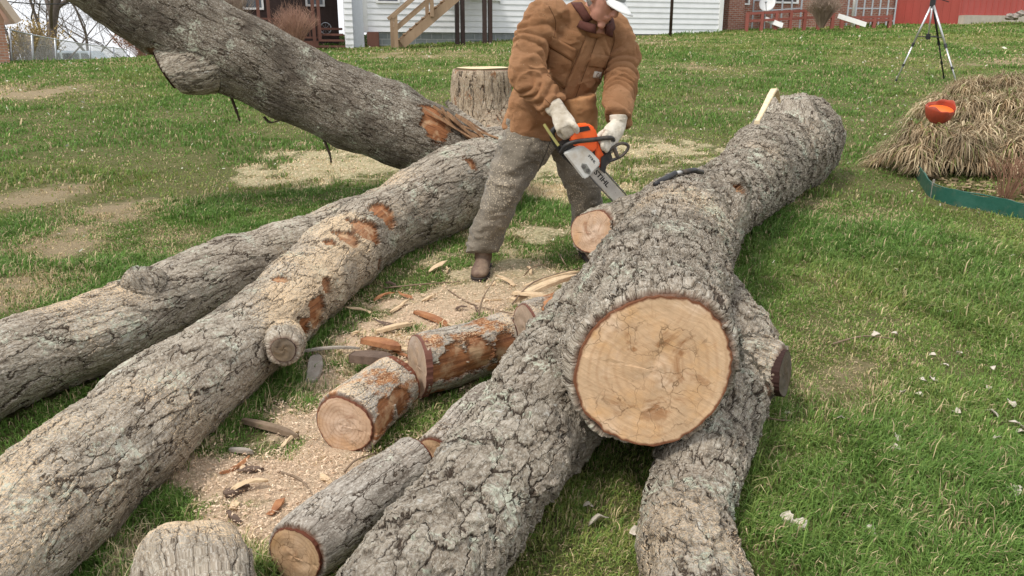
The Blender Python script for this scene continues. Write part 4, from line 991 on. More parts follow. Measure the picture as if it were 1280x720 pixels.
# ---------------------------------------------------------------- camera tripod on the lawn
f1, f2, f3 = atg(1119, 103), atg(1197, 109), atg(1180, 99)
f3 = Vector((f3.x, f3.y, ground(f3.x, f3.y)))
top = aty(1166, 3, (f1.y+f2.y+f3.y)/3)
tri = empty('camera_tripod', (0, 0, 0), 'silver and black tripod standing on the lawn at the right', 'tripod')
AL = pmat('silver_aluminium', (.62, .62, .62), (.55, .55, .55), .35, 8, 0, metal=.7); BP = pmat('black_plastic', (.02, .02, .022), (.03, .03, .03), .45, 8, .05)
for f, m_ in ((f1, AL), (f2, AL), (f3, BP)):
    h = top.lerp(f, .0)+ (f-top).normalized()*.03; d = f-h
    mb = MB(); mb.tube([h, h+d*.5], .020, 8); lg = mb.build('leg', m_, tri, smooth=True)
    mb = MB(); mb.tube([h+d*.45, h+d*.97], .014, 8); mb.build('lower_leg', m_, lg, smooth=True)
    mb = MB(); mb.tube([h+d*.49, h+d*.53], .027, 8); mb.build('clamp', BP, lg); mb = MB(); mb.tube([h+d*.76, h+d*.79], .022, 8); mb.build('clamp', BP, lg)
    mb = MB(); mb.tube([h+d*.96, h+d*1.0], .02, 8); mb.build('foot', BP, lg)
ce = (f1+f2+f3)/3; cb = top.lerp(Vector((ce.x, ce.y, ce.z)), .42)
mb = MB(); mb.tube([top+Vector((0, 0, .08)), Vector((top.x, top.y, cb.z))], .015, 8); mb.build('centre_column', AL, tri, smooth=True)
mb = MB()
for f in (f1, f2, f3): mb.tube([Vector((top.x, top.y, cb.z)), top.lerp(f, .42)], .009, 5)
mb.box((top.x-.03, top.y-.03, cb.z-.05), (top.x+.03, top.y+.03, cb.z+.05)); mb.build('spreader', BP, tri)
mb = MB(); mb.tube([top+Vector((0, 0, -.06)), top+Vector((0, 0, .05))], .05, 10); mb.box(tuple(top+Vector((-.06, -.04, .07))), tuple(top+Vector((.06, .04, .16)))); mb.tube([top+Vector((.04, 0, .08)), top+Vector((.25, -.1, .0))], .01, 6); mb.build('pan_head', BP, tri, bevel=.005)

# ---------------------------------------------------------------- flower bed
e1 = [atg(*q) for q in ((1141, 205), (1146, 222), (1152, 232), (1163, 247), (1190, 257), (1225, 263), (1262, 272), (1300, 282), (1360, 300))]
EG = pmat('green_plastic', (.018, .085, .06), (.03, .11, .08), .45, 9, .3, grime=(.12, .13, .09)); e1 = [Vector(p) for p in catmull(e1, 5)]
mb = MB(); nb_ = len(e1)
for i, p in enumerate(e1):
    p.z = ground(p.x, p.y)
vs = []
for i, p in enumerate(e1):
    d = (e1[min(i+1, nb_-1)]-e1[max(i-1, 0)]); n_ = Vector((-d.y, d.x, 0)).normalized()*.006; ht = .115+.012*math.sin(i*.7)
    vs += [p-n_+Vector((0, 0, -.03)), p+n_+Vector((0, 0, -.03)), p+n_*1.0+Vector((0, 0, ht)), p-n_+Vector((0, 0, ht))]
mb.add(vs, [(4*i+k, 4*i+(k+1) % 4, 4*i+4+(k+1) % 4, 4*i+4+k) for i in range(nb_-1) for k in range(4)]+[(0, 1, 2, 3), tuple(4*(nb_-1)+k for k in (3, 2, 1, 0))])
eg = empty('garden_edging', (0, 0, 0), 'dark green plastic lawn edging curving round the bed of dry grass', 'edging'); mb.build('strip', EG, eg, smooth=False)
mb = MB(); mb.tube([p+Vector((0, 0, .118)) for p in e1], .0055, 8); mb.build('rolled_top', EG, eg, smooth=True)
pc = e1[15]; mb = MB(); mb.tube([pc+Vector((0, -.015, -.05)), pc+Vector((0, -.015, .15))], .009, 6); mb.build('stake', RUB, eg)
DRY = NT('dry_grass_blade'); DRYM = DRY.bsdf(DRY.attr('tint', 'Color'), .8, None, spec=.15, trans=.25)
def tussock(c, R_, H_, n, label, seed, L=.30):
    rn = np.random.default_rng(seed); c = Vector(c); c.z = ground(c.x, c.y)
    nt = 70; ta = rn.random(nt)*6.283; tq = rn.random(nt)**.55; tx = np.cos(ta)*tq*R_; ty = np.sin(ta)*tq*R_*.9
    k = rn.integers(0, nt, n); q = tq[k]; x = tx[k]+rn.normal(0, .03, n); y = ty[k]+rn.normal(0, .03, n)
    z = H_*(1-q**2.8)*.62+(rn.random(nt)*.14)[k]*.8+rn.normal(0, .02, n)
    fa = rn.random(n)*6.283; gy_ = -.35
    out = np.stack([np.cos(fa)+np.cos(ta[k])*1.1*q, np.sin(fa)+np.sin(ta[k])*1.1*q+gy_*.5, np.zeros(n)], 1)+rn.normal(0, .35, (n, 3))*[1, 1, 0]; out /= np.linalg.norm(out, axis=1)[:, None]
    ln = L*(.45+.65*rn.random(n)); P0 = np.stack([x, y, z-.02], 1); Z = np.array([0, 0, 1.])
    up_ = .18+.25*rn.random(n); P1 = P0+out*(ln*.30)[:, None]+Z*(ln*up_)[:, None]; P2 = P0+out*(ln*.62)[:, None]+Z*(ln*(up_*.75))[:, None]; P3 = P0+out*(ln*.85)[:, None]+Z*(ln*(up_-.42))[:, None]
    P3[:, 2] = np.maximum(P3[:, 2], .01); P2[:, 2] = np.maximum(P2[:, 2], .03)
    S = np.stack([-out[:, 1], out[:, 0], 0*x], 1)*(.0048*(.7+.6*rn.random(n)))[:, None]
    V = np.stack([P0-S, P0+S, P1-S, P1+S, P2-S*.8, P2+S*.8, P3], 1).reshape(-1, 3)
    o = np.arange(n)[:, None]*7; T = np.concatenate([o+np.array(t) for t in ((0, 1, 3), (0, 3, 2), (2, 3, 5), (2, 5, 4), (4, 5, 6))], 1).reshape(-1, 3)
    c1 = np.array([.46, .36, .23]); c2 = np.array([.26, .17, .09]); c3 = np.array([.22, .25, .08]); tb_ = (.55+.7*rn.random(nt))[k]; k = rn.random(n)[:, None]
    col = c1+(c2-c1)*k**1.5; gsel = rn.random(n) < .10; col[gsel] = c3; lt = rn.random(n) < .15; col[lt] = (.68, .56, .36); col = col*tb_[:, None]
    c4 = np.concatenate([np.repeat(col, 7, 0), np.ones((n*7, 1))], 1)
    o_ = npmesh('dry_grass_clump', V, T, DRYM, attrs={'tint': ('FLOAT_COLOR', c4)}); o_.location = c
    return tag(o_, label, 'ornamental grass', 'clumps of dry ornamental grass in the bed')
def bedp(px, py): return atg(px, py)
for (px, py, r_, h_, n, lab, sd_) in ((1172, 212, .50, .36, 5200, 'low round tan grass clump with the orange pot resting on it', 1), (1232, 205, .55, .38, 5200, 'tan grass clump right behind the green edging', 2),
        (1215, 165, .7, .45, 5200, 'tan grass clump behind the orange pot', 3), (1278, 170, .75, .5, 5200, 'tall tan grass clump at the right edge of the photo', 4), (1250, 135, .9, .5, 4500, 'rearmost high mound of dry grass', 5), (1310, 215, .6, .4, 3500, 'dry grass clump at the right behind the twiggy plant', 6), (1330, 150, .9, .5, 3500, 'dry grass clump beyond the right edge', 7)):
    tussock(bedp(px, py), r_, h_, n, lab, sd_)
# soil and litter in the bed
n = 5200; rn = np.random.default_rng(5); poly = [bedp(1150, 222), bedp(1330, 285), bedp(1330, 120), bedp(1190, 135)]
u = rn.random(n); v = rn.random(n); P0, P1, P2, P3 = [np.array(q) for q in poly]; P = (P0*(1-u)[:, None]+P1*u[:, None])*(1-v)[:, None]+(P3*(1-u)[:, None]+P2*u[:, None])*v[:, None]
P[:, 2] = terr(P[:, 0], P[:, 1])+.01+rn.random(n)*.025; A = rn.normal(size=(n, 3))*[.02, .02, .006]; B = rn.normal(size=(n, 3))*[.012, .012, .004]
V = np.stack([P-A, P+B, P+A, P-B], 1).reshape(-1, 3); col = np.array([.40, .30, .18])*(.4+.9*rn.random(n))[:, None]; col[rn.random(n) < .25] = (.20, .24, .07)
tag(npmesh('leaf_litter', V, (np.arange(n)[:, None]*4+np.arange(4)), DRYM, attrs={'tint': ('FLOAT_COLOR', np.concatenate([np.repeat(col, 4, 0), np.ones((n*4, 1))], 1))}, k=4), 'dry leaf litter covering the soil inside the green edging', 'leaf litter', kind='stuff')
for px, py, h_, w_, n_, lab, sd_ in ((1256, 250, .42, .24, 46, 'small reddish brown twiggy plant behind the green edging', 22), (1285, 245, .38, .26, 40, 'reddish brown twiggy plant cut by the right edge', 23)):
    bush('twiggy_plant', bedp(px, py), h_, w_, lab, sd_, (pmat('reddish_stem', (.26, .14, .09), (.18, .10, .06), .8, 6, .2),), n_, .004)
# orange pot with a broken rim
pp_ = aty(1172, 147, bedp(1172, 212).y+.05); pot = empty('orange_pot', pp_+Vector((0, 0, -.03)), 'broken orange plastic pot lying in the dry grass clump', 'pot'); pot.rotation_euler = (R(20), R(-4), 0); pot.scale = (.82, .82, .82)
mb = MB(); n = 40; vs = []; fs = []; prf = [(.09, 0), (.135, .05), (.155, .12), (.16, .17)]
def rimz(j): a_ = j/n*2*math.pi; return .165+.05*abs(math.cos(a_-.5))**3.0+(.01*math.sin(a_*7))
for ring_, (r_, z_) in enumerate(prf+[(.158, None)]):
    for j in range(n):
        zz = rimz(j) if z_ is None else z_; vs.append((r_*math.cos(j/n*6.2832), r_*math.sin(j/n*6.2832), zz))
for k in range(4):
    for j in range(n): fs.append((k*n+j, k*n+(j+1) % n, (k+1)*n+(j+1) % n, (k+1)*n+j))
fs.append(tuple(range(n-1, -1, -1))); mb.add(vs, fs)
OR = pmat('orange_plastic_weathered', (.42, .065, .03), (.30, .06, .035), .5, 12, .2, grime=(.22, .06, .04)); po = mb.build('pot_wall', OR, pot, smooth=True); so_ = po.modifiers.new('s', 'SOLIDIFY'); so_.thickness = .008
mb = MB(); mb.tube([(0, 0, .10), (0, 0, .135)], .140, 32); mb.build('inner_disc', pmat('bright_orange_plastic', (.85, .16, .03), (.8, .14, .03), .4, 6, 0), pot)
# ---------------------------------------------------------------- the man
def loft(mb, pts, side, rx, ry, n=24, sub=5, power=2.0):
    """elliptical rings: rx along the side vector, ry across it"""
    D = catmull([(*p, a, b) for p, a, b in zip(pts, rx, ry)], sub); m = len(D); vs = []; side = Vector(side).normalized()
    for i in range(m):
        p = Vector(D[i, :3]); t = (Vector(D[min(i+1, m-1), :3])-Vector(D[max(i-1, 0), :3])).normalized()
        s_ = (side-t*side.dot(t)).normalized(); f = t.cross(s_)
        for j in range(n):
            a = 2*math.pi*j/n; ca, sa = math.cos(a), math.sin(a)
            ca = math.copysign(abs(ca)**(2/power), ca); sa = math.copysign(abs(sa)**(2/power), sa)
            vs.append(p+s_*ca*D[i, 3]+f*sa*D[i, 4])
    fs = [(i*n+j, i*n+(j+1) % n, (i+1)*n+(j+1) % n, (i+1)*n+j) for i in range(m-1) for j in range(n)]+[tuple(range(n-1, -1, -1)), tuple((m-1)*n+j for j in range(n))]
    mb.add(vs, fs)
def skin(name, mb, vox, mat, parent=None, it=4, disp=None, sub=False):
    me = evaluated(mb, [('REMESH', dict(mode='VOXEL', voxel_size=vox, adaptivity=0)), ('SMOOTH', dict(iterations=it, factor=.5))]+([('SUBSURF', dict(levels=1, render_levels=1))] if sub else []))
    if disp is not None: V = mco(me); setco(me, V+mno(me)*disp(V)[:, None])
    return meshobj(name, me, mat, parent)
def J(px, py, Y): return aty(px, py, Y)
YM = 4.74
hipL, kneeL, ankL = J(664, 165, 4.78), J(630, 236, 4.66), J(604, 306, 4.70)
hipR, kneeR, ankR = J(712, 165, 4.92), J(730, 238, 4.84), J(736, 300, 4.98)
pelv = J(688, 150, 4.86); chest = J(716, 66, 4.78); neck = J(745, 20, 4.70)
shL, shR = J(676, 26, 4.66), J(772, 40, 4.86)
elL, wrL = J(662, 96, 4.50), J(694, 136, 4.40)
elR, wrR = J(777, 100, 4.72), J(772, 152, 4.48)
sideV = (shR-shL); sideV.z = 0
headc = J(755, -1, 4.60); U = Vector((.50, -.36, .78)).normalized(); Fd = Vector((.46, -.52, -.72)); Fd = (Fd-U*Fd.dot(U)).normalized(); Sd = U.cross(Fd).normalized()
def hp(f, u, s_=0.0): return headc+Fd*f+U*u+Sd*s_
SKIN = pmat('weathered_skin', (.50, .26, .19), (.42, .20, .14), .55, 25, .15, 60, spec=.35)
DUCK = None
s = NT('brown_duck_canvas'); v = s.obj()
wv = s.n('ShaderNodeTexWave'); s.l(v, wv.inputs[0]); wv.inputs['Scale'].default_value = 180; wv.inputs['Distortion'].default_value = 2
c = s.mix(s.rng(s.noise(v, 5, 6, .6), .3, .7), (.40, .190, .085), (.54, .29, .15))
c = s.mix(s.rng(s.noise(v, 14, 6, .75), .56, .72), c, (.27, .135, .06))
c = s.mix(s.rng(s.noise(v, 190, 2), .70, .74), c, (.70, .55, .36))
DUCK = s.bsdf(c, .9, s.bump(s.math('ADD', s.math('MULTIPLY', wv.outputs[1], .15), s.math('MULTIPLY', s.noise(s.scl(v, (1, 1, 2.2)), 16, 5, .6), 1.0)), 1.0, .016), spec=.2)
s = NT('dusty_grey_trousers'); v = s.obj()
c = s.mix(s.rng(s.noise(v, 6, 6, .65), .3, .7), (.115, .098, .075), (.21, .18, .14))
c = s.mix(s.rng(s.math('ADD', s.noise(v, 120, 4, .7), s.math('MULTIPLY', s.noise(v, 4, 3), .3)), .72, .79), c, (.50, .42, .31))
TROU = s.bsdf(c, .95, s.bump(s.noise(s.scl(v, (1, 1, 1.6)), 15, 6, .65), .7, .015), spec=.1, sheen=.2)
GLOVE = pmat('cream_work_glove', (.66, .61, .52), (.54, .48, .38), .85, 18, .4, 60, grime=(.36, .30, .22))
COLL = pmat('brown_corduroy_collar', (.10, .036, .026), (.075, .027, .02), .9, 20, .3, 90)
body = MB()
loft(body, [pelv+Vector((0, 0, -.06)), pelv+Vector((0, 0, .1)), chest+Vector((0, 0, -.08)), chest+Vector((0, 0, .08)), neck+Vector((0, 0, -.10))], sideV, [.15, .15, .16, .165, .08], [.10, .11, .12, .12, .07])
loft(body, [neck+Vector((0, 0, -.10)), neck, hp(-.02, -.06)], sideV, [.065, .058, .06], [.065, .06, .065])
body.ball(headc+U*.02, .105, 20, 14, (.76, .98, 1.12), Matrix((Sd, Fd, U)).transposed().to_4x4())
loft(body, [hp(.02, .02), hp(.035, -.06), hp(.05, -.105)], Sd, [.068, .060, .038], [.06, .055, .038])
for p_, e_ in (((shL, elL, wrL), .9), ((shR, elR, wrR), .9)):
    loft(body, [p_[0]+(chest-p_[0])*.25, p_[0], p_[1], p_[1].lerp(p_[2], .5), p_[2], p_[2]+(p_[2]-p_[1]).normalized()*.05], (0, 1, 0), [.06, .058, .042, .038, .028, .026], [.06, .058, .042, .038, .028, .026])
for p_ in ((hipL, kneeL, ankL), (hipR, kneeR, ankR)):
    loft(body, [p_[0]+Vector((0, 0, .05)), p_[0].lerp(p_[1], .5), p_[1], p_[1].lerp(p_[2], .4), p_[2]], (1, 0, 0), [.085, .078, .055, .055, .036], [.085, .078, .055, .055, .036])
# nose, brow, lips, ears
loft(body, [hp(.085, .035), hp(.112, .0), hp(.118, -.018), hp(.095, -.028)], Sd, [.010, .014, .019, .014], [.010, .014, .014, .008])
loft(body, [hp(.082, .048, -.045), hp(.094, .046, 0), hp(.082, .048, .045)], U, [.009, .010, .009], [.010, .012, .010])
loft(body, [hp(.088, -.052, -.024), hp(.100, -.050, 0), hp(.088, -.052, .024)], U, [.005, .008, .005], [.008, .009, .008])
loft(body, [hp(.084, -.068, -.02), hp(.094, -.067, 0), hp(.084, -.068, .02)], U, [.005, .007, .005], [.008, .009, .008])
body.ball(hp(.078, -.105), .024, 10, 8)
for sg in (-1, 1): body.ball(hp(-.005, -.005, .082*sg), .03, 10, 8, (.35, .6, 1.0), Matrix((Sd, Fd, U)).transposed().to_4x4())
man = skin('person', body, .0065, SKIN, None, 2)
tag(man, 'man in tan canvas jacket and white cap bending over the trunk with a chainsaw', 'person')
# eyes and glasses
EYE_W = pmat('eye_white', (.75, .72, .68), None, .3, 8, 0); EYE_D = pmat('eye_iris', (.05, .04, .035), None, .2, 8, 0); FRM = pmat('dark_frame', (.02, .02, .02), None, .3, 8, 0)
for sg in (-1, 1):
    mb = MB(); mb.ball(hp(.080, .024, .032*sg), .012, 10, 8); ey = mb.build('eye', EYE_W, man, smooth=True)
    mb = MB(); mb.ball(hp(.088, .022, .032*sg), .006, 8, 6); mb.build('iris', EYE_D, ey, smooth=True)
gl_ = MB()
for sg in (-1, 1):
    gl_.tube([hp(.105, .022+.02*math.sin(k*.5236), sg*.034+.026*math.cos(k*.5236)) for k in range(12)], .0022, 5, close=True)
    gl_.tube([hp(.103, .03, sg*.06), hp(.07, .032, sg*.08), hp(0, .025, sg*.088)], .0025, 5)
gl_.tube([hp(.105, .026, -.008), hp(.109, .028, 0), hp(.105, .026, .008)], .0022, 5); gl_.build('glasses', FRM, man)
# hair at the nape and sides
HAIR = pmat('grey_hair', (.30, .27, .24), (.20, .18, .16), .8, 60, .6, 120)
mb = MB(); mb.ball(hp(-.022, .01), .104, 18, 12, (.80, .88, .95), Matrix((Sd, Fd, U)).transposed().to_4x4()); skin('hair', mb, .007, HAIR, man, 2)
# cap
CAP = pmat('white_cotton_cap', (.74, .74, .72), (.66, .66, .64), .85, 14, .2, 60); CAPG = pmat('grey_mesh_cap', (.34, .35, .35), (.26, .27, .27), .9, 60, .4, 120)
Mh = Matrix((Sd, Fd, U)).transposed().to_4x4()
cp_ = MB(); vs = []; fs = []; nu = 24; nv = 8
for i in range(nv+1):
    t = math.pi*.5*i/nv
    for j in range(nu):
        a = 2*math.pi*j/nu; vs.append(hp(math.sin(a)*.112*math.sin(t)-.004, .055+.078*math.cos(t)*(1.0), math.cos(a)*.092*math.sin(t)))
for i in range(nv):
    for j in range(nu): fs.append((i*nu+j, (i+1)*nu+j, (i+1)*nu+(j+1) % nu, i*nu+(j+1) % nu))
cp_.add(vs, fs); co = cp_.build('cap', CAPG, man, smooth=True); co.modifiers.new('s', 'SOLIDIFY').thickness = .004
br = MB(); vs = []; fs = []; nn = 14
for i in range(nn+1):
    a = -1.25+2.5*i/nn
    for k in range(6):
        f = k/5; sx = math.sin(a)*.088; x0 = math.cos(a)*.100-.004; L_ = .112*math.cos(a*.95)**.6 if abs(a) < 1.6 else 0
        vs.append(hp(x0+f*L_, .058-.014*f-.028*(abs(sx)/.088)**2*(.4+.6*f), sx*(1-.06*f)))
for i in range(nn):
    for k in range(5): fs.append((i*6+k, i*6+k+1, (i+1)*6+k+1, (i+1)*6+k))
br.add(vs, fs); bo = br.build('brim', CAP, co, smooth=True); bo.modifiers.new('s', 'SOLIDIFY').thickness = .004
bt = MB(); bt.ball(hp(0, .133), .009, 8, 6); bt.build('cap_button', CAPG, co)
# trousers
def folds(V, seed, amp, sc_=(9, 9, 26), lo=.35):
    n1 = fbm(V*np.array(sc_), seed, 3); n2 = fbm(V*np.array(sc_)*2.3+5, seed+3, 2); n3 = 1-np.abs(2*fbm(V*np.array(sc_)*.8+n1[:, None]*1.5, seed+7, 2)-1)*2.2
    return amp*((n1-.5)*1.2+(n2-.5)*.45+(np.clip(n3, -.5, 1)-.4)*.45)
tr = MB()
for (h_, k_, a_), q in (((hipL, kneeL, ankL), 1.05), ((hipR, kneeR, ankR), 1.0)):
    loft(tr, [h_+Vector((0, 0, .10)), h_, h_.lerp(k_, .5), k_, k_.lerp(a_, .5), a_, a_+Vector((-.005, -.01, -.05))], (1, 0, 0), [.15*q, .148*q, .128*q, .102*q, .098*q, .098*q, .104*q], [.13, .14, .13, .11, .11, .10, .10])
loft(tr, [pelv+Vector((0, 0, -.10)), pelv, pelv+Vector((.02, 0, .14))], sideV, [.19, .20, .19], [.14, .15, .14])
trs = skin('trousers', tr, .011, TROU, man, 4, lambda V: folds(V, 5, .025, (8, 8, 12)), sub=True)
_bv2 = BVHTree.FromPolygons([tuple(v.co) for v in trs.data.vertices], [tuple(p.vertices) for p in trs.data.polygons])
def tseam(pts):
    P = []
    for q in catmull(pts, 5):
        d = ray(q[0], q[1]).normalized(); h = _bv2.ray_cast(Vector((0, 0, EYE)), d)
        if h[0] is not None: P.append(h[0]+h[1]*.003)
    if len(P) > 3: m_ = MB(); m_.tube(P, .0025, 5); m_.build('seam', pmat('trouser_seam', (.075, .063, .052), None, .9, 20, 0), trs)
for q_ in ([(688, 176), (672, 214), (650, 262), (634, 300)],): tseam(q_)
BIB = pmat('tan_bib_overall', (.42, .22, .10), (.34, .17, .075), .9, 8, .4, 40)
bb = MB(); loft(bb, [J(728, 168, 4.76), J(727, 148, 4.72), J(724, 120, 4.70)], sideV, [.085, .095, .10], [.07, .08, .08]); skin('bib_overall', bb, .010, BIB, man, 3, lambda V: folds(V, 9, .016, (9, 9, 17)))
# jacket
jk = MB()
hemL = J(668, 152, 4.84)
loft(jk, [J(676, 168, 4.83), J(684, 136, 4.81), J(700, 100, 4.80), chest+Vector((-.01, 0, .0)), J(728, 38, 4.77), J(737, 22, 4.73), J(743, 12, 4.72)], sideV, [.235, .235, .225, .235, .225, .15, .085], [.175, .170, .165, .165, .145, .11, .085], power=2.3)
loft(jk, [shL.lerp(chest, .35)+Vector((0, 0, .05)), shL+Vector((.02, 0, .0)), J(662, 62, 4.58), elL, elL.lerp(wrL, .5), wrL+Vector((-.005, 0, .015))], (0, 1, 0), [.12, .118, .104, .096, .084, .068], [.12, .114, .104, .098, .086, .068])
loft(jk, [shR.lerp(chest, .35)+Vector((0, 0, .05)), shR+Vector((-.02, 0, .0)), J(778, 72, 4.80), elR, elR.lerp(wrR, .5), wrR+Vector((0, 0, .015))], (0, 1, 0), [.11, .108, .096, .090, .084, .076], [.11, .104, .096, .092, .086, .076])
def jf(V):
    d = folds(V, 21, .030, (7, 7, 10))
    for a_, b_, k0, sd_ in ((shL, elL, 30, 0), (elL, wrL, 48, 1), (shR, elR, 34, 2), (elR, wrR, 48, 3)):   # rings of folds round the sleeves
        A_ = np.array(a_); L_ = np.array(b_)-A_; l = np.linalg.norm(L_); t = ((V-A_)@L_)/l/l; r = np.linalg.norm(V-A_-np.clip(t, 0, 1)[:, None]*L_, axis=1)
        m_ = np.exp(-np.clip(r-.11, 0, 1)**2/.0012)*sstep(-.05, .25, t)*sstep(1.15, .9, t)
        ph = t*l*k0*1.5+11*fbm(V*5.5, 40+sd_, 2)+2.5*np.sin((V@np.array([3., 5, 2]))*3)
        d = d+m_*.0115*(.35+.9*fbm(V*9, 70+sd_, 2))*(np.abs(np.sin(ph*.8))*1.6-.9)
    return d
jacket = skin('jacket', jk, .009, DUCK, man, 3, jf, sub=True)
_bv = BVHTree.FromPolygons([tuple(v.co) for v in jacket.data.vertices], [tuple(p.vertices) for p in jacket.data.polygons])
def onjacket(px, py, off):
    o_ = Vector((0, 0, EYE)); d = ray(px, py).normalized(); h = _bv.ray_cast(o_, d)
    return (h[0]+h[1]*off) if h[0] is not None else o_+d*4.6
def patch(name, pts, off, th, mat, parent, seg=8, loc=False):
    """a piece of cloth laid on the jacket: quad pts px corners, sampled as a grid"""
    a, b, c_, d = [np.array(p, float) for p in pts]; vs = []; n = seg
    for lay in (0, 1):
        for i in range(n+1):
            for j in range(n+1):
                u, v_ = i/n, j/n; p = (a*(1-u)+b*u)*(1-v_)+(d*(1-u)+c_*u)*v_; e_ = min(min(u, 1-u), min(v_, 1-v_)); o_ = off if e_ > .01 else off*.4
                vs.append(onjacket(p[0], p[1], o_ if lay == 0 else -.012))
    m_ = n+1; fs = []
    for i in range(n):
        for j in range(n):
            q = i*m_+j; fs.append((q, q+1, q+m_+1, q+m_)); q += m_*m_; fs.append((q, q+m_, q+m_+1, q+1))
    for i in range(n):
        for (q0, q1) in ((i*m_, (i+1)*m_), (i*m_+n, (i+1)*m_+n), (i, i+1), (n*m_+i, n*m_+i+1)): fs.append((q0, q1, q1+m_*m_, q0+m_*m_))
    mb = MB(); mb.add(vs, fs); o_ = mb.build(name, mat, parent, smooth=True); return o_
def seam(pts, r=.0022, off=.003, mat=None, par=None):
    P = [onjacket(q[0], q[1], off) for q in catmull(pts, 5)]; m_ = MB(); m_.tube(P, r, 5); return m_.build('seam', mat or SEAM, par or jacket)
SEAM = pmat('seam_thread', (.17, .08, .034), None, .9, 20, 0)
for q_ in ([(686, 8), (694, 26), (692, 46), (686, 66)], [(766, 38), (768, 52), (762, 70), (757, 92)], [(681, 124), (692, 133), (701, 128)], [(757, 142), (770, 146), (784, 143)],
           [(746, 48), (716, 130)], [(730, 50), (700, 122)], [(686, 58), (716, 77)], [(684, 94), (705, 111)]): seam(q_)
patch('placket', [(733, 44), (744, 46), (712, 130), (701, 124)], .010, .01, DUCK, jacket, 10)
patch('pocket_flap', [(690, 46), (722, 62), (716, 77), (686, 57)], .013, .01, DUCK, jacket)
patch('pocket', [(686, 60), (717, 78), (706, 110), (684, 92)], .006, .01, DUCK, jacket)
patch('pocket_flap', [(739, 67), (762, 70), (757, 86), (736, 83)], .013, .01, DUCK, jacket)
lg_ = patch('label_patch', [(743, 89), (752, 90), (751, 98), (741, 97)], .009, .01, pmat('cream_label', (.62, .58, .50), None, .7, 30, .1), jacket, 4)
pc_ = [onjacket(746.7+2.6*math.cos(k*.5), 93.5+2.6*math.sin(k*.5), .012) for k in range(1, 12)]
mb = MB(); mb.tube(pc_, .0016, 5); mb.build('curved_emblem', pmat('label_brown', (.20, .10, .05), None, .7, 30, 0), lg_)
# collar
def collar_pt(a, r_, up): return neck+Vector((-.01, 0, -.03))+sideV.normalized()*math.cos(a)*r_*1.1+Vector((0, -1, 0))*math.sin(a)*r_+Vector((.10*math.sin(a)*.3, 0, up-.05*max(0, math.sin(a))))
cm = MB(); vs = []; n = 30
for i in range(n+1):
    a = math.pi/2+.28+(2*math.pi-.56)*i/n
    for r_, up in ((.088, -.02), (.090, .030), (.108, .025), (.118, -.015)): vs.append(collar_pt(a, r_, up))
fs = [(i*4+k, i*4+k+1, (i+1)*4+k+1, (i+1)*4+k) for i in range(n) for k in range(3)]
cm.add(vs, fs); cl_ = cm.build('collar', COLL, jacket, smooth=True); cl_.modifiers.new('s', 'SOLIDIFY').thickness = .008
for q_ in ([(714, 4), (727, 4), (740, 24), (732, 30)], [(754, 33), (766, 36), (765, 47), (756, 43)]): patch('collar_leaf', q_, .016, .01, COLL, jacket, 6)
patch('collar_tab', [(733, 38), (753, 40), (754, 46), (736, 47)], .014, .01, DUCK, jacket, 4)
# boots
BOOT = pmat('brown_leather_boot', (.15, .095, .07), (.10, .065, .05), .7, 14, .5, 40, grime=(.30, .22, .15)); SOLE = pmat('dark_sole', (.05, .04, .035), None, .8, 8, .3)
LACE = pmat('lace', (.05, .035, .03), None, .8, 8, 0)
for ank, dr in ((ankL, Vector((-.12, -1, 0))), (ankR, Vector((.25, -1, 0)))):
    dr.normalize(); gz = ground(ank.x, ank.y); sdv = Vector((dr.y, -dr.x, 0)); b0 = Vector((ank.x, ank.y, gz))
    def bpz(f, z): p = b0+dr*f; return Vector((p.x, p.y, ground(p.x, p.y)+z))
    bm_ = MB(); loft(bm_, [bpz(-.01, .22), bpz(-.005, .14), bpz(.0, .075)], sdv, [.058, .055, .052], [.062, .062, .07])
    loft(bm_, [bpz(-.075, .055), bpz(-.02, .065), bpz(.06, .060), bpz(.12, .048), bpz(.175, .042), bpz(.20, .040)], sdv, [.034, .044, .048, .054, .046, .022], [.040, .050, .046, .036, .028, .016])
    bo_ = skin('boot', bm_, .007, BOOT, man, 3)
    so2 = MB(); vs = []; ol = [(-.09, .030), (-.085, .040), (-.03, .040), (.03, .040), (.10, .054), (.16, .050), (.20, .030), (.212, .0)]
    ring_ = [(f, w_) for f, w_ in ol]+[(f, -w_) for f, w_ in ol[::-1][1:]]
    for z_ in (.0, .026): vs += [bpz(f, z_)+sdv*w_ for f, w_ in ring_]
    m_ = len(ring_); so2.add(vs, [tuple(range(m_)), tuple(range(2*m_-1, m_-1, -1))]+[(i, (i+1) % m_, m_+(i+1) % m_, m_+i) for i in range(m_)]); so2.build('sole', SOLE, bo_, bevel=.003)
    lc = MB()
    for k in range(4):
        f = .035+.022*k; z_ = .113-.013*k; lc.tube([bpz(f, z_-.012)+sdv*.03, bpz(f+.008, z_+.003), bpz(f+.014, z_-.016)-sdv*.03], .003, 5); lc.tube([bpz(f, z_-.012)-sdv*.03, bpz(f+.006, z_+.003), bpz(f+.014, z_-.016)+sdv*.03], .003, 5)
    lc.build('laces', LACE, bo_)

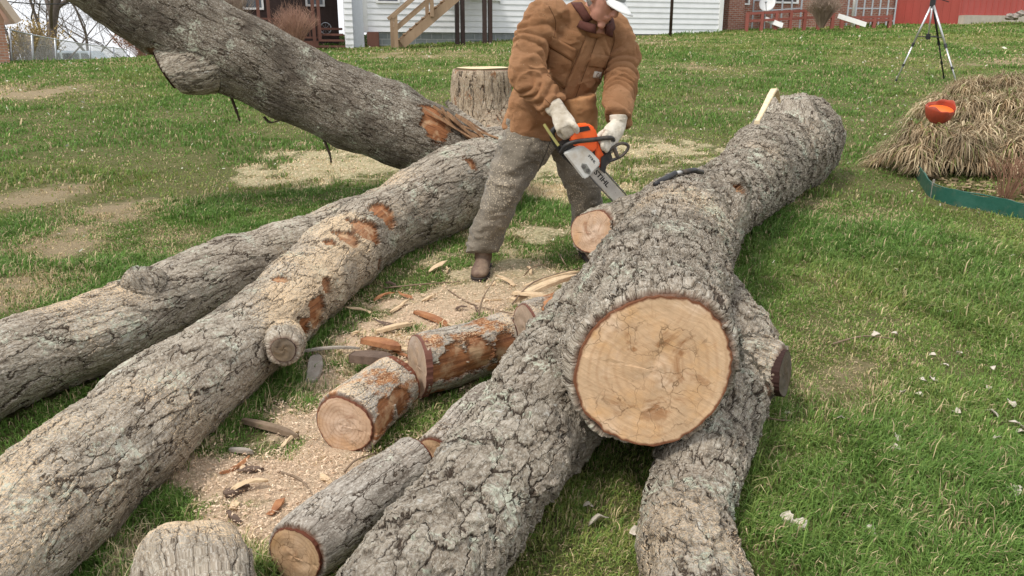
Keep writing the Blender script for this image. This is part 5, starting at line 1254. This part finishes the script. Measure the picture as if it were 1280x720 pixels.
# ---------------------------------------------------------------- chainsaw
SO = J(725, 190, 4.36); SX = Vector((.68, .10, -.73)).normalized(); SZ = Vector((.08, -1, 0)); SY = SZ.cross(SX).normalized(); SZ = SX.cross(SY).normalized()
SM = Matrix(((SX.x, SY.x, SZ.x, SO.x), (SX.y, SY.y, SZ.y, SO.y), (SX.z, SY.z, SZ.z, SO.z), (0, 0, 0, 1))); SPX = 1000/depth(SO)
def lc_(px, py): dx, dy = px-725, py-190; return ((.682*dx+.731*dy)/SPX, (.731*dx-.682*dy)/SPX)
saw = empty('chainsaw', SO, 'orange and white chainsaw with black handles, its bar cutting into the big trunk', 'chainsaw')
SI = Matrix.Translation(-SO)
OG = pmat('orange_saw_plastic', (.85, .13, .02), (.78, .11, .02), .35, 10, .05, spec=.5); GW = pmat('light_grey_saw_plastic', (.60, .60, .57), (.52, .52, .49), .4, 12, .05, grime=(.40, .33, .24)); BK = pmat('black_saw_plastic', (.018, .018, .02), (.03, .028, .026), .45, 20, .1, grime=(.10, .08, .06))
BARM = pmat('steel_guide_bar', (.60, .59, .56), (.48, .46, .43), .35, 30, .1, metal=.5); CHN = pmat('chain_steel', (.10, .10, .10), (.2, .19, .18), .4, 60, .3, metal=.8); INK = pmat('black_print', (.02, .02, .02), None, .5, 8, 0)
OLV = pmat('olive_yellow_plastic', (.34, .31, .10), (.27, .25, .09), .6, 10, .1)
def sp_poly(name, px, z0, z1, mat, parent=saw, bev=.004):
    mb = MB(); mb.prism([lc_(*p) for p in px], z0, z1, SI@SM); return mb.build(name, mat, parent, bevel=bev)
ctr = sp_poly('engine_body', [(700, 181), (712, 172), (745, 174), (756, 190), (753, 206), (742, 214), (722, 213), (702, 196)], -.085, .02, BK, bev=.008)
sp_poly('top_cover', [(709, 172), (716, 161), (725, 156), (736, 155.5), (742, 160), (746, 172), (747, 184), (742, 190), (730, 188), (714, 180)], -.075, .035, OG, bev=.010)
sp_poly('front_housing', [(741, 172), (746, 176), (752, 190), (757, 196), (750, 210), (744, 200)], -.07, .03, OG, bev=.005)
cv = sp_poly('sprocket_cover', [(701.5, 189), (722, 181), (728, 181.5), (737, 188), (748.5, 200), (747.5, 205.6), (732, 221.5), (728, 222)], .022, .058, GW, bev=.007)
sp_poly('brake_grille', [(718, 158.5), (733, 157), (736, 162), (721, 165)], .0355, .037, BK, bev=0)
for k in range(2):
    p = lc_(727.5+k*5, 206+k*5); mb = MB(); mb.tube([SI@SM@Vector((p[0], p[1], .055)), SI@SM@Vector((p[0], p[1], .064))], .012, 6); mb.build('bar_nut', CHN, cv, bevel=.002)
p = [lc_(725, 202), lc_(731, 203), lc_(737, 212), lc_(735, 216), lc_(729, 214), lc_(724, 206)]
mb = MB(); mb.prism(p, .0575, .060, SI@SM); mb.build('nut_recess', pmat('grey_recess', (.25, .25, .22), None, .6, 8, 0), cv)
mb = MB(); mb.prism([(.06, -.046), (.06, .026), (.40, .022), (.43, .006), (.435, -.012), (.43, -.030), (.40, -.042)], .006, .011, SI@SM); bar = mb.build('guide_bar', BARM, saw, bevel=.001)
cpts = [(.07, -.050), (.40, -.047), (.433, -.033), (.441, -.011), (.433, .011), (.40, .027), (.07, .030)]
cc = catmull([(x_, y_, .0085) for x_, y_ in cpts], 8); mb = MB(); mb.tube([SI@SM@Vector(q) for q in cc], .0045, 6)
for i in range(0, len(cc)-1, 2):
    q = Vector(cc[i]); t_ = (Vector(cc[i+1])-q).normalized(); n_ = Vector((t_.y, -t_.x, 0)); mb.prism([(q.x, q.y), (q.x+t_.x*.009, q.y+t_.y*.009), (q.x+t_.x*.008-n_.x*-.008, q.y+t_.y*.008+n_.y*.008)], .004, .013, SI@SM)
mb.build('saw_chain', CHN, bar)
def text_mesh(txt, size, M_, mat, parent, name='lettering', bold=.0, extr=.0004):
    cu = bpy.data.curves.new('txt', 'FONT'); cu.body = txt; cu.size = size; cu.extrude = extr; cu.offset = bold; cu.align_x = 'CENTER'; cu.align_y = 'CENTER'
    o = bpy.data.objects.new('txt', cu); C.objects.link(o); dg = bpy.context.evaluated_depsgraph_get(); dg.update()
    me = bpy.data.meshes.new_from_object(o.evaluated_get(dg)); bpy.data.objects.remove(o); me.transform(M_); me.materials.clear(); me.materials.append(mat); me.name = name
    return link(bpy.data.objects.new(name, me), parent)
tb = SI@SM@Matrix.Translation((.190, -.010, .0118))@Matrix.Scale(1.25, 4, (1, 0, 0)); text_mesh('STIHL', .036, tb, INK, bar, bold=.0009)
tp_ = lc_(737.5, 197); tb = SI@SM@Matrix.Translation((tp_[0], tp_[1], .0585))@Matrix.Scale(1.25, 4, (1, 0, 0)); text_mesh('STIHL', .018, tb, INK, cv, bold=.0004)
def ptz(px, py, z): p = lc_(px, py); return SI@SM@Vector((p[0], p[1], z))
mb = MB(); mb.tube(catmull([ptz(700, 190, .02), ptz(705, 180, .05), ptz(718, 175, .062), ptz(738, 173, .066), ptz(754, 171, .066), ptz(762, 172, .05), ptz(767, 177, .0), ptz(768, 182, -.05), ptz(760, 194, -.085), ptz(748, 203, -.085)], 5), .0125, 10); mb.build('front_handle', BK, saw, smooth=True)
mb = MB(); mb.tube(catmull([ptz(754, 200, .03), ptz(758, 190, .045), ptz(766, 182, .05), ptz(775, 178.5, .045), ptz(783, 181, .04), ptz(783.5, 186, .04), ptz(776, 194, .045), ptz(765, 199, .045), ptz(758, 201, .04)], 4), .0085, 8)
mb.tube([ptz(765, 183, .048), ptz(771, 196, .046)], .011, 8); mb.prism([lc_(*q) for q in ((750, 196), (761, 188), (765, 199), (757, 206), (755, 216), (750, 212))], .02, .05, SI@SM); mb.build('hand_guard', BK, saw, bevel=0)
mb = MB(); mb.tube(catmull([ptz(704, 193, -.02), ptz(696, 182, -.02), ptz(690, 168, -.02), ptz(696, 160, -.02), ptz(706, 164, -.02), ptz(716, 170, -.02)], 5), .015, 10); mb.build('rear_handle', BK, saw, smooth=True)
mb = MB(); mb.tube(catmull([ptz(679, 155, .0), ptz(687, 167, .01), ptz(697, 181, .02)], 4), .010, 6, squash=.5); mb.build('handle_side_strip', OLV, saw)
mb = MB(); mb.prism([lc_(*q) for q in ((699, 166), (703, 166), (706, 173), (702, 172))], -.026, -.014, SI@SM); mb.build('throttle_trigger', BK, saw)
# ---- gloves, fingers closed on the handles
def glove(name, wr, cuffdir, K0, K1, fin, thumb, r=.0145):
    g_ = MB(); kd = (K1-K0); mid = (K0+K1)/2
    loft(g_, [wr-cuffdir*.035, wr, wr.lerp(mid, .45), mid.lerp(wr, .18), mid], kd, [.052, .046, .054, .058, .054], [.048, .040, .036, .031, .024])
    for i in range(4):
        b = K0.lerp(K1, (i+.5)/4); k_ = (1.0, 1.08, 1.04, .88)[i]; base = b.lerp(wr, .30)
        pts = [base, b]+[b+Vector(f)*k_ for f in fin]; g_.tube(catmull(pts, 3), [r*1.12]*4+[r*(1.05-.02*q) for q in range((len(pts)-1)*3+1-4)], 8)
        g_.ball(pts[-1], r*.9, 8, 6)
    g_.tube(catmull(thumb, 3), [r*1.5, r*1.4, r*1.3, r*1.25, r*1.2, r*1.1, r*1.05][:(len(thumb)-1)*3+1]+[r]*max(0, (len(thumb)-1)*3+1-7), 8); g_.ball(thumb[-1], r, 8, 6)
    o_ = skin(name, g_, .0045, GLOVE, man, 2, lambda V: (fbm(V*38, 61, 3)-.5)*.006)
    cf = MB(); loft(cf, [wr-cuffdir*.05, wr-cuffdir*.015], kd, [.052, .049], [.048, .042], n=20); cf_ = cf.build('glove_cuff', GLOVE, o_, smooth=True)
    return o_
# rear hand: the palm lies over the handle, fingers go round it behind and come up under it
a1, a2 = J(701, 163, 4.31), J(716, 156, 4.32)
glove('glove', J(698, 140, 4.36), (J(698, 140, 4.36)-elL).normalized(), a1, a2, [(.020, .012, -.030), (.012, .040, -.045), (-.012, .052, -.030), (-.020, .040, -.010)], [J(706, 148, 4.33), J(717, 156, 4.30), J(721, 163, 4.32), J(720, 170, 4.36)])
a1, a2 = J(754, 169, 4.34), J(770, 174, 4.40)
glove('glove', J(773, 156, 4.46), Vector((0, -.2, -1)).normalized(), a1, a2, [(-.012, -.030, -.022), (-.014, -.042, -.052), (-.004, -.020, -.068), (.008, .004, -.060)], [J(766, 160, 4.42), J(754, 166, 4.42), J(748, 172, 4.40), J(748, 178, 4.37)])
# ---- hand tool lying on the trunk
tl = empty('hand_tool', at(843, 219, .6), 'black gripped hand tool with steel shaft lying on the big trunk', 'tool'); tl.location = (0, 0, 0)
_tb = BVHTree.FromPolygons([tuple(v.co) for v in treeR.data.vertices], [tuple(p.vertices) for p in treeR.data.polygons])
def ontree(px, py, off):
    d = ray(px, py).normalized(); h = _tb.ray_cast(Vector((0, 0, EYE)), d); return (h[0]-d*.02+Vector((0, -.01, off))) if h[0] is not None else None
p1 = ontree(822, 232, .02) or at(822, 232, .8)
def topof(px, py, off):
    for k in range(60):
        h = ontree(px, py+k*1.5, off)
        if h is not None: return ontree(px, py+k*1.5+4, off) or h
t0_, t1_, t2_ = topof(818, 226, .035), topof(843, 214, .045), topof(866, 205, .05)
if t0_ is None: t0_ = at(818, 226, .62)
if t1_ is None: t1_ = at(843, 219, .66)
if t2_ is None: t2_ = at(866, 214, .68)
mb = MB(); mb.tube([t0_, t0_.lerp(t1_, .3), t1_], [.014, .017, .015], 10); mb.build('grip', BK, tl, smooth=True)
mb = MB(); mb.tube([t1_, t1_.lerp(t2_, .35)], .011, 10); mb.build('ferrule', BARM, tl, smooth=True)
mb = MB(); mb.tube([t1_.lerp(t2_, .3), t2_, t2_+(t2_-t1_)*.5+Vector((0, 0, -.02))], [.013, .015, .013], 10); mb.build('handle', BK, tl, smooth=True)

# ---------------------------------------------------------------- bark scraps, splinters, twigs, leaves
CHIP = pmat('pale_wood_chip', (.66, .50, .32), (.50, .36, .22), .8, 30, .5, 60); SCRAP = pmat('bark_scrap', (.16, .11, .08), (.09, .06, .045), .9, 20, .6, 50); TWIG = pmat('dead_twig', (.26, .19, .13), (.17, .12, .08), .9, 30, .3)
ORB = pmat('orange_inner_bark', (.42, .20, .09), (.24, .10, .05), .9, 20, .6, 50, stretch=(1, 1, 1)); GRB = pmat('grey_bark_scrap', (.38, .34, .29), (.26, .22, .18), .9, 20, .6, 50)
def g3(px, py, h): p = at(px, py, h); return p
def slab(px0, px1, w_, t_, mat, label, cat, grp, name, h0=.015, h1=None, bend=.05):
    a = g3(*px0, h0); b = g3(*px1, h1 if h1 is not None else h0); mb = MB(); sliver(mb, a, b, w_, t_, bend); c_ = (a+b)/2
    return tag(mb.build(name, mat, None, bevel=.0015, origin=c_), label, cat, grp)
SPG = 'wood splinters and slabs on the sawdust'
slab((640, 376), (722, 345), .030, .010, CHIP, 'long pale split slab leaning on the log end below the cut stub', 'wood slab', SPG, 'wood_slab', .16, .20)
slab((642, 366), (690, 374), .024, .008, CHIP, 'short wide pale slab lying across the red log', 'wood slab', SPG, 'wood_slab', .19, .19)
slab((655, 358), (725, 340), .016, .007, CHIP, 'thin pale splinter above the split slabs', 'splinter', SPG, 'splinter', .13, .20)
slab((668, 392), (722, 366), .034, .012, ORB, 'brown stringy slab resting on the red split log', 'wood slab', SPG, 'wood_slab', .21, .23)
slab((388, 478), (398, 443), .030, .008, GRB, 'flat grey slab near the knot end of the long log', 'wood slab', SPG, 'wood_slab', .02)
slab((372, 440), (450, 436), .012, .006, GRB, 'straight grey stick beside the knot end', 'stick', 'twigs on the sawdust', 'stick', .04)
slab((305, 526), (372, 548), .016, .012, TWIG, 'short curved brown branch piece lying in the sawdust', 'stick', 'twigs on the sawdust', 'stick', .02)
slab((288, 562), (316, 566), .012, .008, GRB, 'small grey chip near the dark edge of the long log', 'wood chip', SPG, 'wood_chip', .02)
slab((455, 425), (500, 436), .035, .014, ORB, 'curled pinkish bark slab above the short peeling log', 'bark slab', 'bark slabs between the logs', 'bark_slab', .06)
slab((440, 446), (492, 452), .045, .02, SCRAP, 'dark ragged bark slab on top of the short peeling log end', 'bark slab', 'bark slabs between the logs', 'bark_slab', .09)
slab((470, 415), (520, 405), .02, .01, CHIP, 'pale bark strip lying behind the middle log', 'bark slab', 'bark slabs between the logs', 'bark_slab', .02)
slab((520, 390), (560, 408), .022, .010, ORB, 'pinkish brown strip of bark on the sawdust behind the middle log', 'bark slab', 'bark slabs between the logs', 'bark_slab', .02)
slab((280, 618), (312, 608), .022, .008, SCRAP, 'dark bark flake by the sawdust heap', 'bark slab', 'bark slabs between the logs', 'bark_slab', .02)
slab((285, 640), (300, 655), .010, .006, SCRAP, 'tiny dark bark flake just above the stubby bark chunk', 'bark slab', 'bark slabs between the logs', 'bark_slab', .02)
rn = random.Random(77)
for k in range(46):
    px, py = [(rn.uniform(430, 640), rn.uniform(372, 425)), (rn.uniform(400, 520), rn.uniform(405, 460)), (rn.uniform(270, 470), rn.uniform(540, 650)), (rn.uniform(480, 730), rn.uniform(335, 375))][k % 4]
    a = at(px, py, .018); L_ = rn.uniform(.04, .16); th = rn.uniform(0, 3.14); b = a+Vector((math.cos(th)*L_, math.sin(th)*L_, rn.uniform(-.005, .03)+SLOPE*math.sin(th)*L_))
    if wood_dist(np.array([(a+b)/2]))[0] < .03: continue
    m_, nm, lab = [(CHIP, 'wood_chip', 'thin pale wood sliver among the chips on the sawdust'), (SCRAP, 'bark_scrap', 'small dark bark scrap among the chips on the sawdust'), (ORB, 'bark_scrap', 'small reddish bark scrap among the chips on the sawdust')][rn.choice((0, 0, 1, 2))]
    mb = MB(); sliver(mb, a, b, rn.uniform(.004, .016), rn.uniform(.002, .006), rn.uniform(-.1, .15), 4)
    for i, v in enumerate(mb.v): mb.v[i] = (v[0]+rn.gauss(0, .003), v[1]+rn.gauss(0, .003), v[2]+rn.gauss(0, .0015))
    tag(mb.build(nm, m_, None, origin=(a+b)/2), lab, 'wood chip' if nm == 'wood_chip' else 'bark scrap', 'small chips and bark scraps between the logs')
for pts, lab in ((((480, 360, .02), (530, 355, .04), (575, 352, .02)), 'long straight pale twig across the grass behind the sawdust'), (((598, 395, .02), (604, 372, .10), (618, 350, .16)), 'thin upright twig curving from the sawdust'), (((640, 380, .16), (668, 352, .24), (725, 335, .25)), 'long curved dark twig over the pale slabs'),
        (((655, 345, .02), (664, 335, .08), (680, 330, .08)), 'small forked twig by the man boot'), (((560, 362, .02), (590, 380, .02), (640, 392, .02)), 'low thin twig in front of the boot'), (((700, 318, .02), (704, 326, .08), (712, 338, .02)), 'short dark twig below the cut stub'),
        (((350, 590, .02), (376, 600, .03), (390, 620, .02)), 'fine dark twig on the sawdust between the logs'), (((430, 590, .02), (445, 575, .05), (470, 566, .02)), 'fine brown twig right of the round log end'), (((940, 505, .02), (960, 522, .03), (990, 526, .02)), 'thin brown twig right of the trunk stub'), (((1040, 430, .01), (1080, 420, .02), (1120, 424, .01)), 'thin straw twig on the lawn right of the trunk')):
    w_ = [at(*q) for q in pts]; c_ = w_[1]; mb = MB(); mb.tube(catmull(w_, 5), [.0045]*6+[.003]*5, 5); tag(mb.build('twig', TWIG, None, smooth=True, origin=c_), lab, 'twig', 'twigs on the sawdust')
LEAF = pmat('pale_dead_leaf', (.62, .56, .48), (.42, .36, .28), .85, 60, .3)
def leaf(px, py, s_, sd_, grp, lab):
    p = atg(px, py); rn = random.Random(sd_); mb = MB(); n = 6; vs = []
    for i in range(n+1):
        f = i/n; wd = max(0, math.sin(f*3.14))**.5*s_*.42+.001; cu = math.sin(f*3.14*1.1)*s_*.28+rn.uniform(-.08, .08)*s_; sw = rn.uniform(-.12, .12)*s_
        for k, j in enumerate((-1, -.4, .4, 1)): vs.append(((f-.5)*s_*1.6, j*wd+sw, cu+abs(j)**2*wd*rn.uniform(.1, .7)))
    mb.add(vs, [(4*i+k, 4*i+k+1, 4*i+5+k, 4*i+4+k) for i in range(n) for k in range(3)])
    o = mb.build('dead_leaf', LEAF, None, smooth=True); o.location = p+Vector((0, 0, .022)); o.rotation_euler = (rn.uniform(-.6, .6), rn.uniform(-.5, .5), rn.uniform(0, 6.28)); o.modifiers.new('s', 'SOLIDIFY').thickness = .0012
    return tag(o, lab, 'dead leaf', grp)
LP = [(1238, 524, .05), (1262, 512, .05), (1270, 540, .06), (1275, 548, .04), (1234, 491, .03), (1268, 622, .06), (1153, 482, .035), (1163, 480, .035), (1170, 484, .03), (1128, 497, .03), (1118, 423, .03), (1198, 447, .03), (1180, 462, .03), (1165, 449, .025), (1240, 466, .03), (1122, 538, .035), (1119, 553, .035), (1116, 570, .05), (1134, 584, .035), (1138, 648, .035), (1086, 674, .05), (986, 657, .055), (998, 664, .05), (748, 660, .06), (795, 676, .05), (735, 640, .03), (1050, 530, .03), (1195, 522, .04), (984, 524, .035), (1265, 325, .04), (1185, 395, .03), (1094, 424, .04), (1148, 500, .03), (1245, 555, .03)]
for i, (a_, b_, s_) in enumerate(LP): leaf(a_, b_, s_*.75, i, 'small pale curled leaves strewn over the right lawn', 'small pale curled dead leaf lying in the grass')
# little pale specks (clover heads and chips) far over the lawn: uncountable
n = 1500; x, y, r = scatter(n, 5, 32, 1.0, .85); P = np.stack([x, y, terr(x, y)+.018+.015*rng.random(n)], 1); k = wood_dist(P) > .05; P = P[k]; r = r[k]; n = len(P)
A = rng.normal(size=(n, 3))*(.003+.0006*r)[:, None]; B = rng.normal(size=(n, 3))*(.002+.0005*r)[:, None]; V = np.stack([P-A, P+B, P+A, P-B], 1).reshape(-1, 3)
c4 = np.concatenate([np.repeat(np.array([.62, .60, .48])*(.6+.5*rng.random(n))[:, None], 4, 0), np.ones((n*4, 1))], 1)
tag(npmesh('lawn_specks', V, (np.arange(n)[:, None]*4+np.arange(4)), GRASS2, attrs={'tint': ('FLOAT_COLOR', c4)}, k=4), 'tiny pale leaves and clover heads speckling the far lawn', 'leaf litter', kind='stuff')
